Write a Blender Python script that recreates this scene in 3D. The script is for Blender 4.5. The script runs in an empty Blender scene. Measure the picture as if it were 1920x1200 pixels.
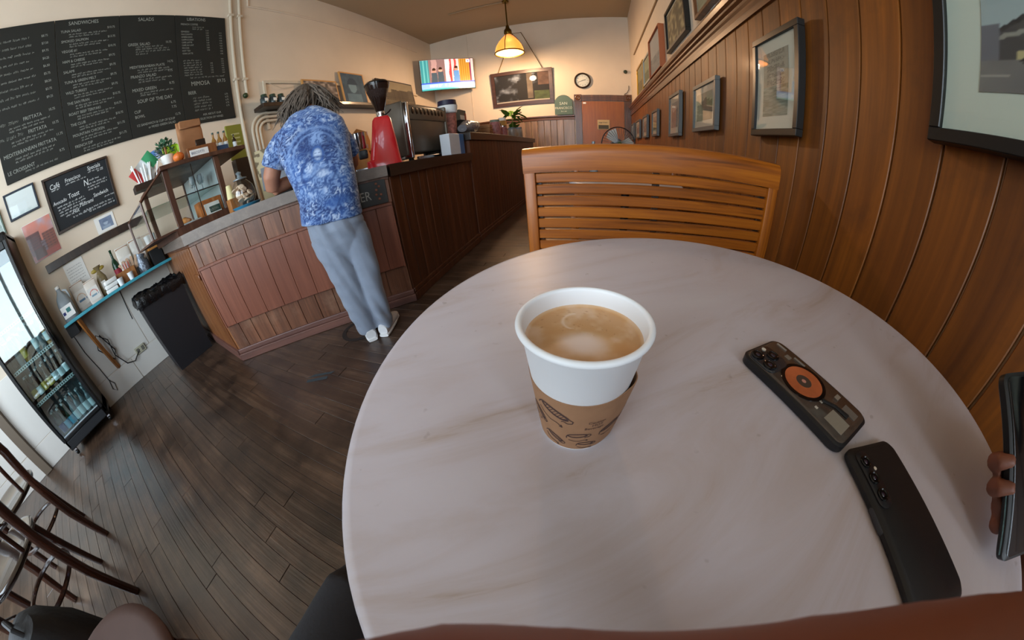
import bpy, bmesh, math, random
import numpy as np
from mathutils import Vector, Matrix
random.seed(7); np.random.seed(7)
sc = bpy.context.scene
COL = sc.collection
PI = math.pi

# ------------------------------------------------------------------ camera
CAMZ = 0.953
cd = bpy.data.cameras.new('camera'); cam = bpy.data.objects.new('camera', cd); COL.objects.link(cam)
cd.type = 'PANO'
cd.sensor_fit = 'HORIZONTAL'; cd.sensor_width = 36.0; cd.sensor_height = 22.5
cd.clip_start = 0.001
FMM = 545.0 * 36.0 / 1920.0; KD = -0.037734
_pan = cd.cycles if hasattr(cd, 'cycles') else cd
_pan.panorama_type = 'FISHEYE_LENS_POLYNOMIAL'
_pan.fisheye_fov = math.radians(230)
_pan.fisheye_polynomial_k0 = 0.0
_pan.fisheye_polynomial_k1 = -1.0 / FMM
_pan.fisheye_polynomial_k2 = 0.0
_pan.fisheye_polynomial_k3 = -KD / FMM ** 3
_pan.fisheye_polynomial_k4 = 0.0
cam.matrix_world = Matrix(((0.96266, -0.0788565, 0.2589726, 0), (0.2597239, 0.5388218, -0.801383, 0),
                           (-0.0763458, 0.8387209, 0.5391832, CAMZ), (0, 0, 0, 1)))
sc.camera = cam
cd.lens = 10.0; cd.dof.use_dof = True; cd.dof.focus_distance = 1.0; cd.dof.aperture_fstop = 25.0     # tiny pinhole lens: only the finger by the lens goes soft
sc.view_settings.view_transform = 'Standard'; sc.view_settings.look = 'None'
sc.view_settings.gamma = 1.0; sc.view_settings.use_curve_mapping = False
sc.view_settings.exposure = 0.0
sc.cycles.use_denoising = True
sc.cycles.max_bounces = 8; sc.cycles.diffuse_bounces = 5; sc.cycles.transparent_max_bounces = 12
sc.cycles.caustics_reflective = False; sc.cycles.caustics_refractive = False
sc.cycles.sample_clamp_indirect = 6.0

# ------------------------------------------------------------------ world, daylight
W = bpy.data.worlds.new('sky'); sc.world = W; W.use_nodes = True
nt = W.node_tree; bg = nt.nodes['Background']
sky = nt.nodes.new('ShaderNodeTexSky'); sky.sky_type = 'NISHITA'
sky.sun_disc = False; sky.sun_elevation = math.radians(48); sky.sun_rotation = math.radians(30)
nt.links.new(sky.outputs['Color'], bg.inputs['Color']); bg.inputs['Strength'].default_value = 0.35

def area(name, loc, rot, sx, sy, power, col):
    l = bpy.data.lights.new(name, 'AREA'); l.shape = 'RECTANGLE'; l.size = sx; l.size_y = sy
    l.energy = power; l.color = col
    o = bpy.data.objects.new(name, l); COL.objects.link(o); o.location = loc; o.rotation_euler = rot
    return o
# daylight entering by the shop windows behind the photographer
area('daylight_front_window', (-1.55, -2.98, 2.05), (PI/2, 0, 0), 3.5, 2.6, 270, (0.80, 0.89, 1.0))
area('daylight_side_window', (1.06, -1.75, 2.05), (PI/2, 0, PI/2), 1.5, 2.4, 75, (0.82, 0.90, 1.0))

# ------------------------------------------------------------------ helpers
def lin(c):
    if isinstance(c, str):
        c = c.lstrip('#'); c = [int(c[i:i+2], 16) / 255 for i in (0, 2, 4)]
    return tuple(x / 12.92 if x <= 0.04045 else ((x + 0.055) / 1.055) ** 2.4 for x in c)
def linA(a):
    a = np.clip(a, 0, 1); return np.where(a <= 0.04045, a / 12.92, ((a + 0.055) / 1.055) ** 2.4)

MATS = {}
def mat(name, col='#808080', rough=0.5, metal=0.0, spec=0.5, emis=None, es=0.0, trans=0.0, alpha=1.0, ior=1.45, bump=0.0, bscale=60.0, vary=0.0, vscale=8.0, coat=0.0, sheen=0.0):
    if name in MATS: return MATS[name]
    m = bpy.data.materials.new(name); m.use_nodes = True; n = m.node_tree.nodes; L = m.node_tree.links
    b = n['Principled BSDF']; c = lin(col) if not isinstance(col, tuple) else col
    b.inputs['Base Color'].default_value = (*c, 1); b.inputs['Roughness'].default_value = rough
    b.inputs['Metallic'].default_value = metal; b.inputs['Specular IOR Level'].default_value = spec
    b.inputs['IOR'].default_value = ior; b.inputs['Transmission Weight'].default_value = trans; b.inputs['Alpha'].default_value = alpha
    b.inputs['Coat Weight'].default_value = coat; b.inputs['Sheen Weight'].default_value = sheen
    if emis: b.inputs['Emission Color'].default_value = (*lin(emis), 1); b.inputs['Emission Strength'].default_value = es
    if bump or vary:
        tc = n.new('ShaderNodeTexCoord')
    if bump:
        nz = n.new('ShaderNodeTexNoise'); nz.inputs['Scale'].default_value = bscale; nz.inputs['Detail'].default_value = 4
        bp = n.new('ShaderNodeBump'); bp.inputs['Strength'].default_value = bump; bp.inputs['Distance'].default_value = 0.01
        L.new(tc.outputs['Object'], nz.inputs['Vector']); L.new(nz.outputs['Fac'], bp.inputs['Height']); L.new(bp.outputs['Normal'], b.inputs['Normal'])
    if vary:
        nv = n.new('ShaderNodeTexNoise'); nv.inputs['Scale'].default_value = vscale; nv.inputs['Detail'].default_value = 5
        hs = n.new('ShaderNodeHueSaturation'); hs.inputs['Color'].default_value = (*c, 1)
        mr = n.new('ShaderNodeMapRange'); mr.inputs['From Min'].default_value = 0.3; mr.inputs['From Max'].default_value = 0.7
        mr.inputs['To Min'].default_value = 1 - vary; mr.inputs['To Max'].default_value = 1 + vary
        L.new(tc.outputs['Object'], nv.inputs['Vector']); L.new(nv.outputs['Fac'], mr.inputs['Value']); L.new(mr.outputs['Result'], hs.inputs['Value'])
        L.new(hs.outputs['Color'], b.inputs['Base Color'])
    MATS[name] = m; return m

def wood(name, c1, c2, c3=None, axis='Z', scale=1.0, rough=0.4, rvar=0.5, coat=0.0, bump=0.15, wear=0.0, wearcol='#8a7a6a', spec=0.5, wlo=0.5):
    """grained wood: streaks along an object axis, shade varying board by board"""
    if name in MATS: return MATS[name]
    m = bpy.data.materials.new(name); m.use_nodes = True; n = m.node_tree.nodes; L = m.node_tree.links
    b = n['Principled BSDF']; tc = n.new('ShaderNodeTexCoord'); oi = n.new('ShaderNodeObjectInfo')
    add = n.new('ShaderNodeVectorMath'); add.operation = 'ADD'
    mul = n.new('ShaderNodeMath'); mul.operation = 'MULTIPLY'; mul.inputs[1].default_value = 37.0
    L.new(oi.outputs['Random'], mul.inputs[0]); L.new(tc.outputs['Object'], add.inputs[0]); L.new(mul.outputs[0], add.inputs[1])
    mp = n.new('ShaderNodeMapping'); s = [18 * scale] * 3; s['XYZ'.index(axis)] = 1.1 * scale; mp.inputs['Scale'].default_value = s
    L.new(add.outputs[0], mp.inputs['Vector'])
    n1 = n.new('ShaderNodeTexNoise'); n1.inputs['Scale'].default_value = 1.0; n1.inputs['Detail'].default_value = 6; n1.inputs['Roughness'].default_value = 0.6
    n1.inputs['Distortion'].default_value = 0.6
    L.new(mp.outputs[0], n1.inputs['Vector'])
    mp2 = n.new('ShaderNodeMapping'); s2 = [90 * scale] * 3; s2['XYZ'.index(axis)] = 2.5 * scale; mp2.inputs['Scale'].default_value = s2
    L.new(add.outputs[0], mp2.inputs['Vector'])
    n2 = n.new('ShaderNodeTexNoise'); n2.inputs['Scale'].default_value = 1.0; n2.inputs['Detail'].default_value = 3
    L.new(mp2.outputs[0], n2.inputs['Vector'])
    r = n.new('ShaderNodeValToRGB'); r.color_ramp.elements[0].position = 0.3; r.color_ramp.elements[1].position = 0.72
    r.color_ramp.elements[0].color = (*lin(c1), 1); r.color_ramp.elements[1].color = (*lin(c2), 1)
    if c3:
        e = r.color_ramp.elements.new(0.52); e.color = (*lin(c3), 1)
    mixf = n.new('ShaderNodeMath'); mixf.operation = 'MULTIPLY_ADD'; mixf.inputs[1].default_value = 0.3; 
    L.new(n2.outputs['Fac'], mixf.inputs[0])
    sub = n.new('ShaderNodeMath'); sub.operation = 'MULTIPLY'; sub.inputs[1].default_value = 0.75
    L.new(n1.outputs['Fac'], sub.inputs[0]); L.new(sub.outputs[0], mixf.inputs[2])
    L.new(mixf.outputs[0], r.inputs['Fac'])
    hs = n.new('ShaderNodeHueSaturation'); mr = n.new('ShaderNodeMapRange')
    mr.inputs['To Min'].default_value = 1 - rvar * 0.5; mr.inputs['To Max'].default_value = 1 + rvar * 0.5
    L.new(oi.outputs['Random'], mr.inputs['Value']); L.new(mr.outputs[0], hs.inputs['Value']); L.new(r.outputs['Color'], hs.inputs['Color'])
    col = hs.outputs['Color']
    if wear:
        nw = n.new('ShaderNodeTexNoise'); nw.inputs['Scale'].default_value = 3.2; nw.inputs['Detail'].default_value = 8; nw.inputs['Roughness'].default_value = 0.7
        geo = n.new('ShaderNodeNewGeometry'); L.new(geo.outputs['Position'], nw.inputs['Vector'])
        rw = n.new('ShaderNodeValToRGB'); rw.color_ramp.elements[0].position = wlo; rw.color_ramp.elements[1].position = wlo+.22
        L.new(nw.outputs['Fac'], rw.inputs['Fac'])
        mw = n.new('ShaderNodeMath'); mw.operation = 'MULTIPLY'; mw.inputs[1].default_value = wear; L.new(rw.outputs['Color'], mw.inputs[0])
        mx = n.new('ShaderNodeMixRGB'); mx.inputs['Color2'].default_value = (*lin(wearcol), 1)
        L.new(mw.outputs[0], mx.inputs['Fac']); L.new(col, mx.inputs['Color1']); col = mx.outputs['Color']
    L.new(col, b.inputs['Base Color'])
    b.inputs['Roughness'].default_value = rough; b.inputs['Coat Weight'].default_value = coat; b.inputs['Coat Roughness'].default_value = 0.15
    b.inputs['Specular IOR Level'].default_value = spec
    if bump:
        bp = n.new('ShaderNodeBump'); bp.inputs['Strength'].default_value = bump; bp.inputs['Distance'].default_value = 0.004
        L.new(mixf.outputs[0], bp.inputs['Height']); L.new(bp.outputs['Normal'], b.inputs['Normal'])
    MATS[name] = m; return m

def printmat(name='print', rough=0.6, es=0.0, spec=0.5, coat=0.0, sheen=0.0):
    if name in MATS: return MATS[name]
    m = bpy.data.materials.new(name); m.use_nodes = True; n = m.node_tree.nodes; L = m.node_tree.links
    b = n['Principled BSDF']; a = n.new('ShaderNodeAttribute'); a.attribute_name = 'Col'
    L.new(a.outputs['Color'], b.inputs['Base Color']); b.inputs['Roughness'].default_value = rough; b.inputs['Specular IOR Level'].default_value = spec
    b.inputs['Coat Weight'].default_value = coat; b.inputs['Sheen Weight'].default_value = sheen
    if es:
        L.new(a.outputs['Color'], b.inputs['Emission Color']); b.inputs['Emission Strength'].default_value = es
    MATS[name] = m; return m

def glass(name, tint=(1, 1, 1), refl=0.12, rough=0.02):
    """thin pane: mostly see-through, with a reflection that grows at grazing angles"""
    if name in MATS: return MATS[name]
    m = bpy.data.materials.new(name); m.use_nodes = True; n = m.node_tree.nodes; L = m.node_tree.links
    n.remove(n['Principled BSDF']); out = n['Material Output']
    t = n.new('ShaderNodeBsdfTransparent'); t.inputs['Color'].default_value = (*tint, 1)
    g = n.new('ShaderNodeBsdfGlossy'); g.inputs['Roughness'].default_value = rough
    ge = n.new('ShaderNodeNewGeometry'); dt = n.new('ShaderNodeVectorMath'); dt.operation = 'DOT_PRODUCT'
    L.new(ge.outputs['Normal'], dt.inputs[0]); L.new(ge.outputs['Incoming'], dt.inputs[1])
    def mth(op, a, b=None):
        q = n.new('ShaderNodeMath'); q.operation = op; L.new(a, q.inputs[0]) if not isinstance(a, (int, float)) else setattr(q.inputs[0], 'default_value', a)
        if b is not None: L.new(b, q.inputs[1]) if not isinstance(b, (int, float)) else setattr(q.inputs[1], 'default_value', b)
        return q.outputs[0]
    f5 = mth('POWER', mth('SUBTRACT', 1.0, mth('ABSOLUTE', dt.outputs['Value'])), 5.0)
    ad = n.new('ShaderNodeMath'); ad.operation = 'MULTIPLY_ADD'; ad.inputs[1].default_value = .9-refl; ad.inputs[2].default_value = .02+refl; ad.use_clamp = True
    L.new(f5, ad.inputs[0])
    mx = n.new('ShaderNodeMixShader'); L.new(ad.outputs[0], mx.inputs[0]); L.new(t.outputs[0], mx.inputs[1]); L.new(g.outputs[0], mx.inputs[2])
    L.new(mx.outputs[0], out.inputs['Surface']); MATS[name] = m; return m

class MB:
    def __init__(s): s.v = []; s.f = []
    def add(s, vs, fs, M=None):
        o = len(s.v)
        s.v += [tuple(M @ Vector(p)) if M is not None else tuple(p) for p in vs]
        s.f += [tuple(i + o for i in f) for f in fs]; return s
    def box(s, x0, x1, y0, y1, z0, z1, M=None):
        return s.add([(x0,y0,z0),(x1,y0,z0),(x1,y1,z0),(x0,y1,z0),(x0,y0,z1),(x1,y0,z1),(x1,y1,z1),(x0,y1,z1)],
                     [(0,3,2,1),(4,5,6,7),(0,1,5,4),(1,2,6,5),(2,3,7,6),(3,0,4,7)], M)
    def rbox(s, x0, x1, y0, y1, z0, z1, r=0.004, seg=2, M=None):
        bm = bmesh.new(); bmesh.ops.create_cube(bm, size=1)
        bmesh.ops.scale(bm, vec=(x1-x0, y1-y0, z1-z0), verts=bm.verts); bmesh.ops.translate(bm, vec=((x0+x1)/2, (y0+y1)/2, (z0+z1)/2), verts=bm.verts)
        bmesh.ops.bevel(bm, geom=bm.edges[:], offset=r, segments=seg, affect='EDGES', profile=0.5)
        bm.verts.index_update(); s.add([v.co[:] for v in bm.verts], [[v.index for v in f.verts] for f in bm.faces], M); bm.free(); return s
    def slab(s, w, h, t, r, seg=5, M=None, bev=0.0015):
        """rounded rectangle plate, in XY, thickness along Z from 0"""
        pts = []
        for cx, cy, a0 in ((w/2-r, h/2-r, 0), (-w/2+r, h/2-r, PI/2), (-w/2+r, -h/2+r, PI), (w/2-r, -h/2+r, 1.5*PI)):
            for k in range(seg + 1):
                a = a0 + PI/2*k/seg; pts.append((cx + r*math.cos(a), cy + r*math.sin(a)))
        n = len(pts); vs = []
        for z, d in ((0, bev), (bev, 0), (t-bev, 0), (t, bev)):
            k = 1 - 2*d/min(w, h)
            vs += [(x*k, y*k, z) for x, y in pts]
        fs = [tuple(range(n))[::-1], tuple(range(3*n, 4*n))]
        for j in range(3):
            for i in range(n): fs.append((j*n+i, j*n+(i+1) % n, (j+1)*n+(i+1) % n, (j+1)*n+i))
        return s.add(vs, fs, M)
    def lathe(s, prof, seg=24, c=(0,0,0), M=None, cap=True):
        vs = []; fs = []; n = len(prof)
        for r, z in prof:
            for k in range(seg):
                a = 2*PI*k/seg; vs.append((c[0]+r*math.cos(a), c[1]+r*math.sin(a), c[2]+z))
        for j in range(n-1):
            for k in range(seg): fs.append((j*seg+k, j*seg+(k+1) % seg, (j+1)*seg+(k+1) % seg, (j+1)*seg+k))
        if cap:
            if prof[0][0] > 1e-5: fs.append(tuple(range(seg))[::-1])
            if prof[-1][0] > 1e-5: fs.append(tuple(range((n-1)*seg, n*seg)))
        return s.add(vs, fs, M)
    def tube(s, pts, r, seg=8, M=None, closed=False, flat=None):
        pts = [Vector(p) for p in pts]; n = len(pts); vs = []; fs = []
        up = Vector((0, 0, 1)); prev = None
        for i, p in enumerate(pts):
            if closed: t = pts[(i+1) % n] - pts[i-1]
            else: t = (pts[min(i+1, n-1)] - pts[max(i-1, 0)])
            t.normalize()
            if prev is None: a = t.cross(up) if abs(t.z) < 0.9 else t.cross(Vector((1, 0, 0)))
            else: a = prev - t*prev.dot(t)
            if a.length < 1e-6: a = t.cross(Vector((0, 1, 0)))
            a.normalize(); prev = a; b = t.cross(a)
            rr = r[i] if isinstance(r, (list, tuple)) else r
            for k in range(seg):
                an = 2*PI*k/seg; vs.append(p + a*math.cos(an)*rr + b*math.sin(an)*rr*(flat or 1))
        m = n if closed else n-1
        for i in range(m):
            j = (i+1) % n
            for k in range(seg): fs.append((i*seg+k, i*seg+(k+1) % seg, j*seg+(k+1) % seg, j*seg+k))
        if not closed: fs.append(tuple(range(seg))[::-1]); fs.append(tuple(range((n-1)*seg, n*seg)))
        return s.add(vs, fs, M)
    def prism(s, poly, z0, z1, M=None):
        n = len(poly)
        a = sum(poly[i][0]*poly[(i+1) % n][1]-poly[(i+1) % n][0]*poly[i][1] for i in range(n))
        if a < 0: poly = poly[::-1]
        vs = [(x, y, z0) for x, y in poly] + [(x, y, z1) for x, y in poly]
        fs = [tuple(range(n))[::-1], tuple(range(n, 2*n))] + [(i, (i+1) % n, n+(i+1) % n, n+i) for i in range(n)]
        return s.add(vs, fs, M)
    def loft(s, rings, seg=28, ref=(1,0,0), M=None, power=2.0):
        """rings: (centre, half width along ref, half depth)"""
        n = len(rings); C = [Vector(r[0]) for r in rings]; vs = []; fs = []
        for i, (c, a, b) in enumerate(rings):
            t = C[min(i+1, n-1)] - C[max(i-1, 0)]; t.normalize(); X = Vector(ref) - t*Vector(ref).dot(t); X.normalize(); Y = t.cross(X)
            for k in range(seg):
                an = 2*PI*k/seg; cx, cy = math.cos(an), math.sin(an)
                cx = math.copysign(abs(cx)**(2/power), cx); cy = math.copysign(abs(cy)**(2/power), cy)
                vs.append(C[i] + X*cx*a + Y*cy*b)
        for i in range(n-1):
            for k in range(seg): fs.append((i*seg+k, i*seg+(k+1) % seg, (i+1)*seg+(k+1) % seg, (i+1)*seg+k))
        fs.append(tuple(range(seg))[::-1]); fs.append(tuple(range((n-1)*seg, n*seg)))
        return s.add(vs, fs, M)
    def ball(s, c, rx, ry=None, rz=None, seg=16, rings=10, M=None):
        ry = ry or rx; rz = rz or rx
        vs = [(c[0], c[1], c[2]-rz)]; fs = []
        for j in range(1, rings):
            th = -PI/2 + PI*j/rings
            for k in range(seg):
                a = 2*PI*k/seg; vs.append((c[0]+rx*math.cos(th)*math.cos(a), c[1]+ry*math.cos(th)*math.sin(a), c[2]+rz*math.sin(th)))
        vs.append((c[0], c[1], c[2]+rz)); top = len(vs)-1
        for k in range(seg): fs.append((0, 1+(k+1) % seg, 1+k)); fs.append((top, 1+(rings-2)*seg+k, 1+(rings-2)*seg+(k+1) % seg))
        for j in range(rings-2):
            for k in range(seg): fs.append((1+j*seg+k, 1+j*seg+(k+1) % seg, 1+(j+1)*seg+(k+1) % seg, 1+(j+1)*seg+k))
        return s.add(vs, fs, M)
    def mesh(s, name, m=None, smooth=True, ang=0.7):
        me = bpy.data.meshes.new(name); me.from_pydata([tuple(p) for p in s.v], [], s.f); me.update()
        if m: me.materials.append(m)
        if smooth:
            me.polygons.foreach_set('use_smooth', [True]*len(me.polygons))
            try: me.set_sharp_from_angle(angle=ang)
            except Exception: pass
        return me
    def build(s, name, m, parent=None, loc=None, rot=None, smooth=True, ang=0.7, label=None):
        me = s.mesh(name, m, smooth, ang); o = bpy.data.objects.new(name, me); COL.objects.link(o)
        if parent: o.parent = parent
        if loc is not None: o.location = loc
        if rot is not None: o.rotation_euler = rot
        if label: o['label'] = label
        return o

def tag(o, label=None, cat=None, group=None, kind=None):
    if label: o['label'] = label
    if cat: o['category'] = cat
    if group: o['group'] = group
    if kind: o['kind'] = kind
    return o
def thing(name, label, cat, loc=(0,0,0), rz=0.0, group=None, rot=None):
    o = bpy.data.objects.new(name, None); COL.objects.link(o); o.empty_display_size = 0.05
    o.location = loc; o.rotation_euler = rot if rot else (0, 0, rz)
    return tag(o, label, cat, group)
def struct(o): o['kind'] = 'structure'; return o
def inst(name, me, parent, loc=(0,0,0), rot=None, scale=None):
    o = bpy.data.objects.new(name, me); COL.objects.link(o); o.parent = parent; o.location = loc
    if rot: o.rotation_euler = rot
    if scale: o.scale = scale
    return o
def dup(root, loc, rz=None, label=None):
    r = root.copy(); COL.objects.link(r); r.location = loc
    if rz is not None: r.rotation_euler = (0, 0, rz)
    if label: r['label'] = label
    for ch in list(root.children):
        c = ch.copy(); COL.objects.link(c); c.parent = r
        for g in list(ch.children):
            d = g.copy(); COL.objects.link(d); d.parent = c
    return r

# value noise on arrays
_G = np.random.RandomState(3).rand(64, 64)
def vn(x, y):
    x = np.asarray(x, float); y = np.asarray(y, float)
    i = np.floor(x).astype(int); j = np.floor(y).astype(int); fx = x-i; fy = y-j
    fx = fx*fx*(3-2*fx); fy = fy*fy*(3-2*fy)
    g = lambda a, b: _G[a % 64, b % 64]
    return (g(i, j)*(1-fx)+g(i+1, j)*fx)*(1-fy) + (g(i, j+1)*(1-fx)+g(i+1, j+1)*fx)*fy
def fbm(x, y, o=4):
    t = 0; a = 0.5
    for k in range(o): t = t + a*vn(x*2**k + 7.1*k, y*2**k + 3.3*k); a *= 0.5
    return t/(1-0.5**o)
def mixc(a, b, t): t = np.asarray(t)[..., None]; return np.asarray(a)*(1-t) + np.asarray(b)*t
def hexc(h): h = h.lstrip('#'); return np.array([int(h[i:i+2], 16)/255 for i in (0, 2, 4)])
def setcol(me, cols):
    at = me.color_attributes.new('Col', 'FLOAT_COLOR', 'POINT')
    a = np.ones((len(me.vertices), 4), np.float32); a[:, :3] = linA(cols); at.data.foreach_set('color', a.ravel())
def print_sheet(name, w, h, fn, nx, ny, m, parent=None, M=None, thick=0.0):
    """flat printed sheet in XZ facing -Y, centred; fn(u, v) -> colours, u right, v up in 0..1"""
    us, vs = np.meshgrid(np.linspace(0, 1, nx), np.linspace(0, 1, ny)); us = us.ravel(); vs = vs.ravel()
    P = np.c_[(us-0.5)*w, np.zeros_like(us), (vs-0.5)*h]
    F = [(j*nx+i, j*nx+i+1, (j+1)*nx+i+1, (j+1)*nx+i) for j in range(ny-1) for i in range(nx-1)]
    me = bpy.data.meshes.new(name)
    me.from_pydata([tuple(M @ Vector(p)) if M is not None else tuple(p) for p in P], [], F); me.update(); me.materials.append(m)
    setcol(me, fn(us, vs)); o = bpy.data.objects.new(name, me); COL.objects.link(o)
    if parent: o.parent = parent
    return o

_fc = bpy.data.curves.new('glyphs', 'FONT'); _fo = bpy.data.objects.new('glyphs', _fc)
def text_geo(s, size, align='LEFT', res=2, shear=0.0):
    _fc.body = s; _fc.size = size; _fc.align_x = align; _fc.resolution_u = res; _fc.shear = shear
    me = bpy.data.meshes.new_from_object(_fo)
    v = [p.co[:] for p in me.vertices]; f = [tuple(p.vertices) for p in me.polygons]; bpy.data.meshes.remove(me); return v, f
def put_text(mb, s, size, M, align='LEFT', shear=0.0, sx=1.0):
    v, f = text_geo(s, size, align, shear=shear); mb.add([(x*sx, y, z) for x, y, z in v], f, M)
def scribble(mb, x, y, length, h, M, seed=0, w=0.0016):
    """illegible chalk handwriting: short strokes in word groups"""
    r = random.Random(seed); px = x
    while px < x+length:
        for k in range(r.randint(3, 8)):
            if px > x+length: break
            dx = h*r.uniform(0.28, 0.5); y0 = y + r.uniform(0, .25)*h; y1 = y + r.uniform(.6, 1.0)*h
            q = [(px, y0), (px+w, y0), (px+dx*.6+w, y1), (px+dx*.6, y1)]
            mb.add([(a, b, 0) for a, b in q], [(0, 1, 2, 3)], M)
            if r.random() < .6:
                ym = r.choice([y0, y1, (y0+y1)/2]); mb.add([(px, ym, 0), (px+dx, ym, 0), (px+dx, ym+w, 0), (px, ym+w, 0)], [(0, 1, 2, 3)], M)
            px += dx
        px += h*0.6
T = Matrix.Translation
def RZ(a): return Matrix.Rotation(a, 4, 'Z')
def RX(a): return Matrix.Rotation(a, 4, 'X')
def RY(a): return Matrix.Rotation(a, 4, 'Y')

# ------------------------------------------------------------------ materials
XL, XR, YB, YF, ZC = -3.81, 0.86, 7.2, -2.8, 4.1
plaster = mat('plaster_cream', '#e2d3c0', 0.85, bump=0.06, bscale=25, vary=0.05, vscale=1.5)
plaster_w = mat('plaster_white', '#ddd9d2', 0.8, bump=0.05, bscale=25, vary=0.04, vscale=2)
ceilm = mat('ceiling_paint', '#b4a084', 0.9, bump=0.04, bscale=20)
wallwood = wood('wainscot_wood', '#562c0c', '#8f5114', '#74400f', 'Z', 0.8, 0.5, 0.42, coat=0.03, bump=0.08, wear=.6, wearcol='#42240e')
wallwood_b = wood('back_wainscot_wood', '#5c4434', '#a08468', '#80644c', 'Z', 1.0, 0.4, 0.3, coat=0.2, bump=0.1)
trimwood = wood('trim_wood', '#3c200f', '#7c4e2c', '#5c3518', 'Y', 1.0, 0.4, 0.1, coat=0.2)
trimwood_x = wood('trim_wood_x', '#3c200f', '#7c4e2c', '#5c3518', 'X', 1.0, 0.4, 0.1, coat=0.2)
trimwood_z = wood('trim_wood_z', '#3c200f', '#7c4e2c', '#5c3518', 'Z', 1.0, 0.4, 0.1, coat=0.2)
floorwood = wood('floor_wood', '#3a2a20', '#6c5544', '#4e3b2e', 'X', 1.4, 0.30, 0.35, bump=0.6, wear=0.8, wearcol='#261b15', spec=.8, wlo=.40)
ctrwood = wood('counter_wood', '#4a2819', '#86563c', '#68402b', 'Z', 1.0, 0.45, 0.3, coat=0.05, wear=0.35, wearcol='#a4846c')
panelwood = wood('panel_wood', '#683828', '#8a523c', '#784532', 'Z', 1.0, 0.4, 0.12, coat=0.05)
sidewood = wood('side_counter_wood', '#38200f', '#6e4026', '#522c18', 'Z', 1.0, 0.42, 0.3, coat=0.1)
greywood = wood('worn_grey_wood', '#655850', '#7e6f65', '#70635a', 'X', 1.0, 0.5, 0.1)
darkwood = wood('dark_wood', '#1c110c', '#3a261b', '#291a12', 'Z', 1.0, 0.4, 0.2, coat=0.2)
darktop = wood('dark_worktop', '#221813', '#43342c', '#2f241e', 'Y', 1.0, 0.35, 0.1, coat=0.2)
oak = wood('oak_varnished', '#4a2206', '#b26616', '#965012', 'X', 1.3, 0.4, 0.2, coat=0.12, bump=0.12, spec=.35)
oak_z = wood('oak_varnished_z', '#4a2206', '#b26616', '#965012', 'Z', 1.3, 0.4, 0.1, coat=0.12, bump=0.12, spec=.35)
chairwood = wood('bentwood_dark', '#1e0f0a', '#47261a', '#331a11', 'Z', 1.0, 0.25, 0.1, coat=0.4)
brace_w = wood('brace_wood', '#7c4a20', '#b87a40', None, 'Z', 1.0, 0.5, 0.1)
black = mat('black_plastic', '#17171a', 0.4)
blackmatte = mat('black_matte', '#141416', 0.7)
blackgloss = mat('black_gloss', '#0c0c0e', 0.12)
chrome = mat('chrome', '#c8c8cc', 0.12, 1.0)
steel = mat('steel', '#9a9a9c', 0.3, 1.0)
darksteel = mat('dark_steel', '#6c645a', 0.38, 0.4)
white = mat('white_paint', '#e8e6e0', 0.5)
paper = mat('paper_white', '#efefec', 0.8)
kraft = mat('kraft_paper', '#9c6c48', 0.85, vary=0.08, vscale=20)
chalkm = mat('chalk', '#969a94', 0.95)
boardm = mat('chalkboard', '#1f201d', 0.75, vary=0.1, vscale=4)
printm = printmat('print', 0.75)
printg = printmat('print_gloss', 0.3, coat=0.3)
pane = glass('pane_glass', (0.96, 0.98, 0.97), 0.02)
pane_pic = glass('picture_glass', (0.97, 0.98, 0.97), 0.01)

# ================================================================== SETTING
# ---- floor: boards run across the room
fl = struct(MB().box(XL, XR, YF, YB, -0.06, -0.012).build('floor', mat('floor_gap', '#2a1e17', 0.8)))
PW = 0.08
def plank_mesh(nm, L, w, t, m, bev=0.002): return MB().rbox(-L/2, L/2, -w/2, w/2, -t, 0, bev, 1).mesh(nm, m, smooth=False)
fm = {L: plank_mesh('floor_board', L-0.003, PW-0.001, 0.012, floorwood, .0012) for L in (0.7, 1.0, 1.3, 1.6)}
rest = MB(); r = random.Random(4)
y = YF
while y < YB-1e-6:
    x = XL - r.uniform(0, 0.9); near = -1.75 < y < 2.3
    while x < XR:
        L = r.choice((0.7, 1.0, 1.3, 1.6)); dz = r.uniform(-0.0012, 0.0)
        if near and x+L > XL and x < XR-0.02 and x > XL-0.001 and x+L < XR+0.6:
            inst('floor_board', fm[L], fl, (x+L/2, y+PW/2, dz))
        else:
            a, b = max(x, XL), min(x+L, XR)
            if b-a > 0.02: rest.box(a+.0015, b-.0015, y+.0005, y+PW-.0005, -0.012, dz)
        x += L
    y += PW
ro = rest.build('floor_boards', floorwood, fl, smooth=False); ro['kind'] = 'stuff'

# ---- ceiling
struct(MB().box(XL-.1, XR+.1, YF-.1, YB+.1, ZC, ZC+.1).build('ceiling', ceilm))

# ---- left wall
wl = struct(MB().box(XL-.12, XL, YF, YB, 0, ZC).build('wall_left', plaster))
bl = struct(MB().build('baseboard_left', white))
for a, b in ((-2.8, -1.46), (-1.44, -0.62), (-0.60, -0.11), (-0.105, 0.55)):
    MB().rbox(XL, XL+.012, a, b, 0, 0.232, .002, 1).build('panel', plaster_w, bl)
for a, b in ((-2.8, -1.46), (-1.44, -0.62), (-0.60, 0.14), (0.145, 0.70)):
    MB().rbox(XL, XL+.008, a, b, 0.236, 0.84, .002, 1).build('panel', plaster_w, bl)
po = struct(MB().rbox(XL, XL+.05, -1.52, -1.43, 0, 1.7, .004, 1).build('trim_3', mat('post_tan', '#6d5f50', 0.6)))

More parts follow.
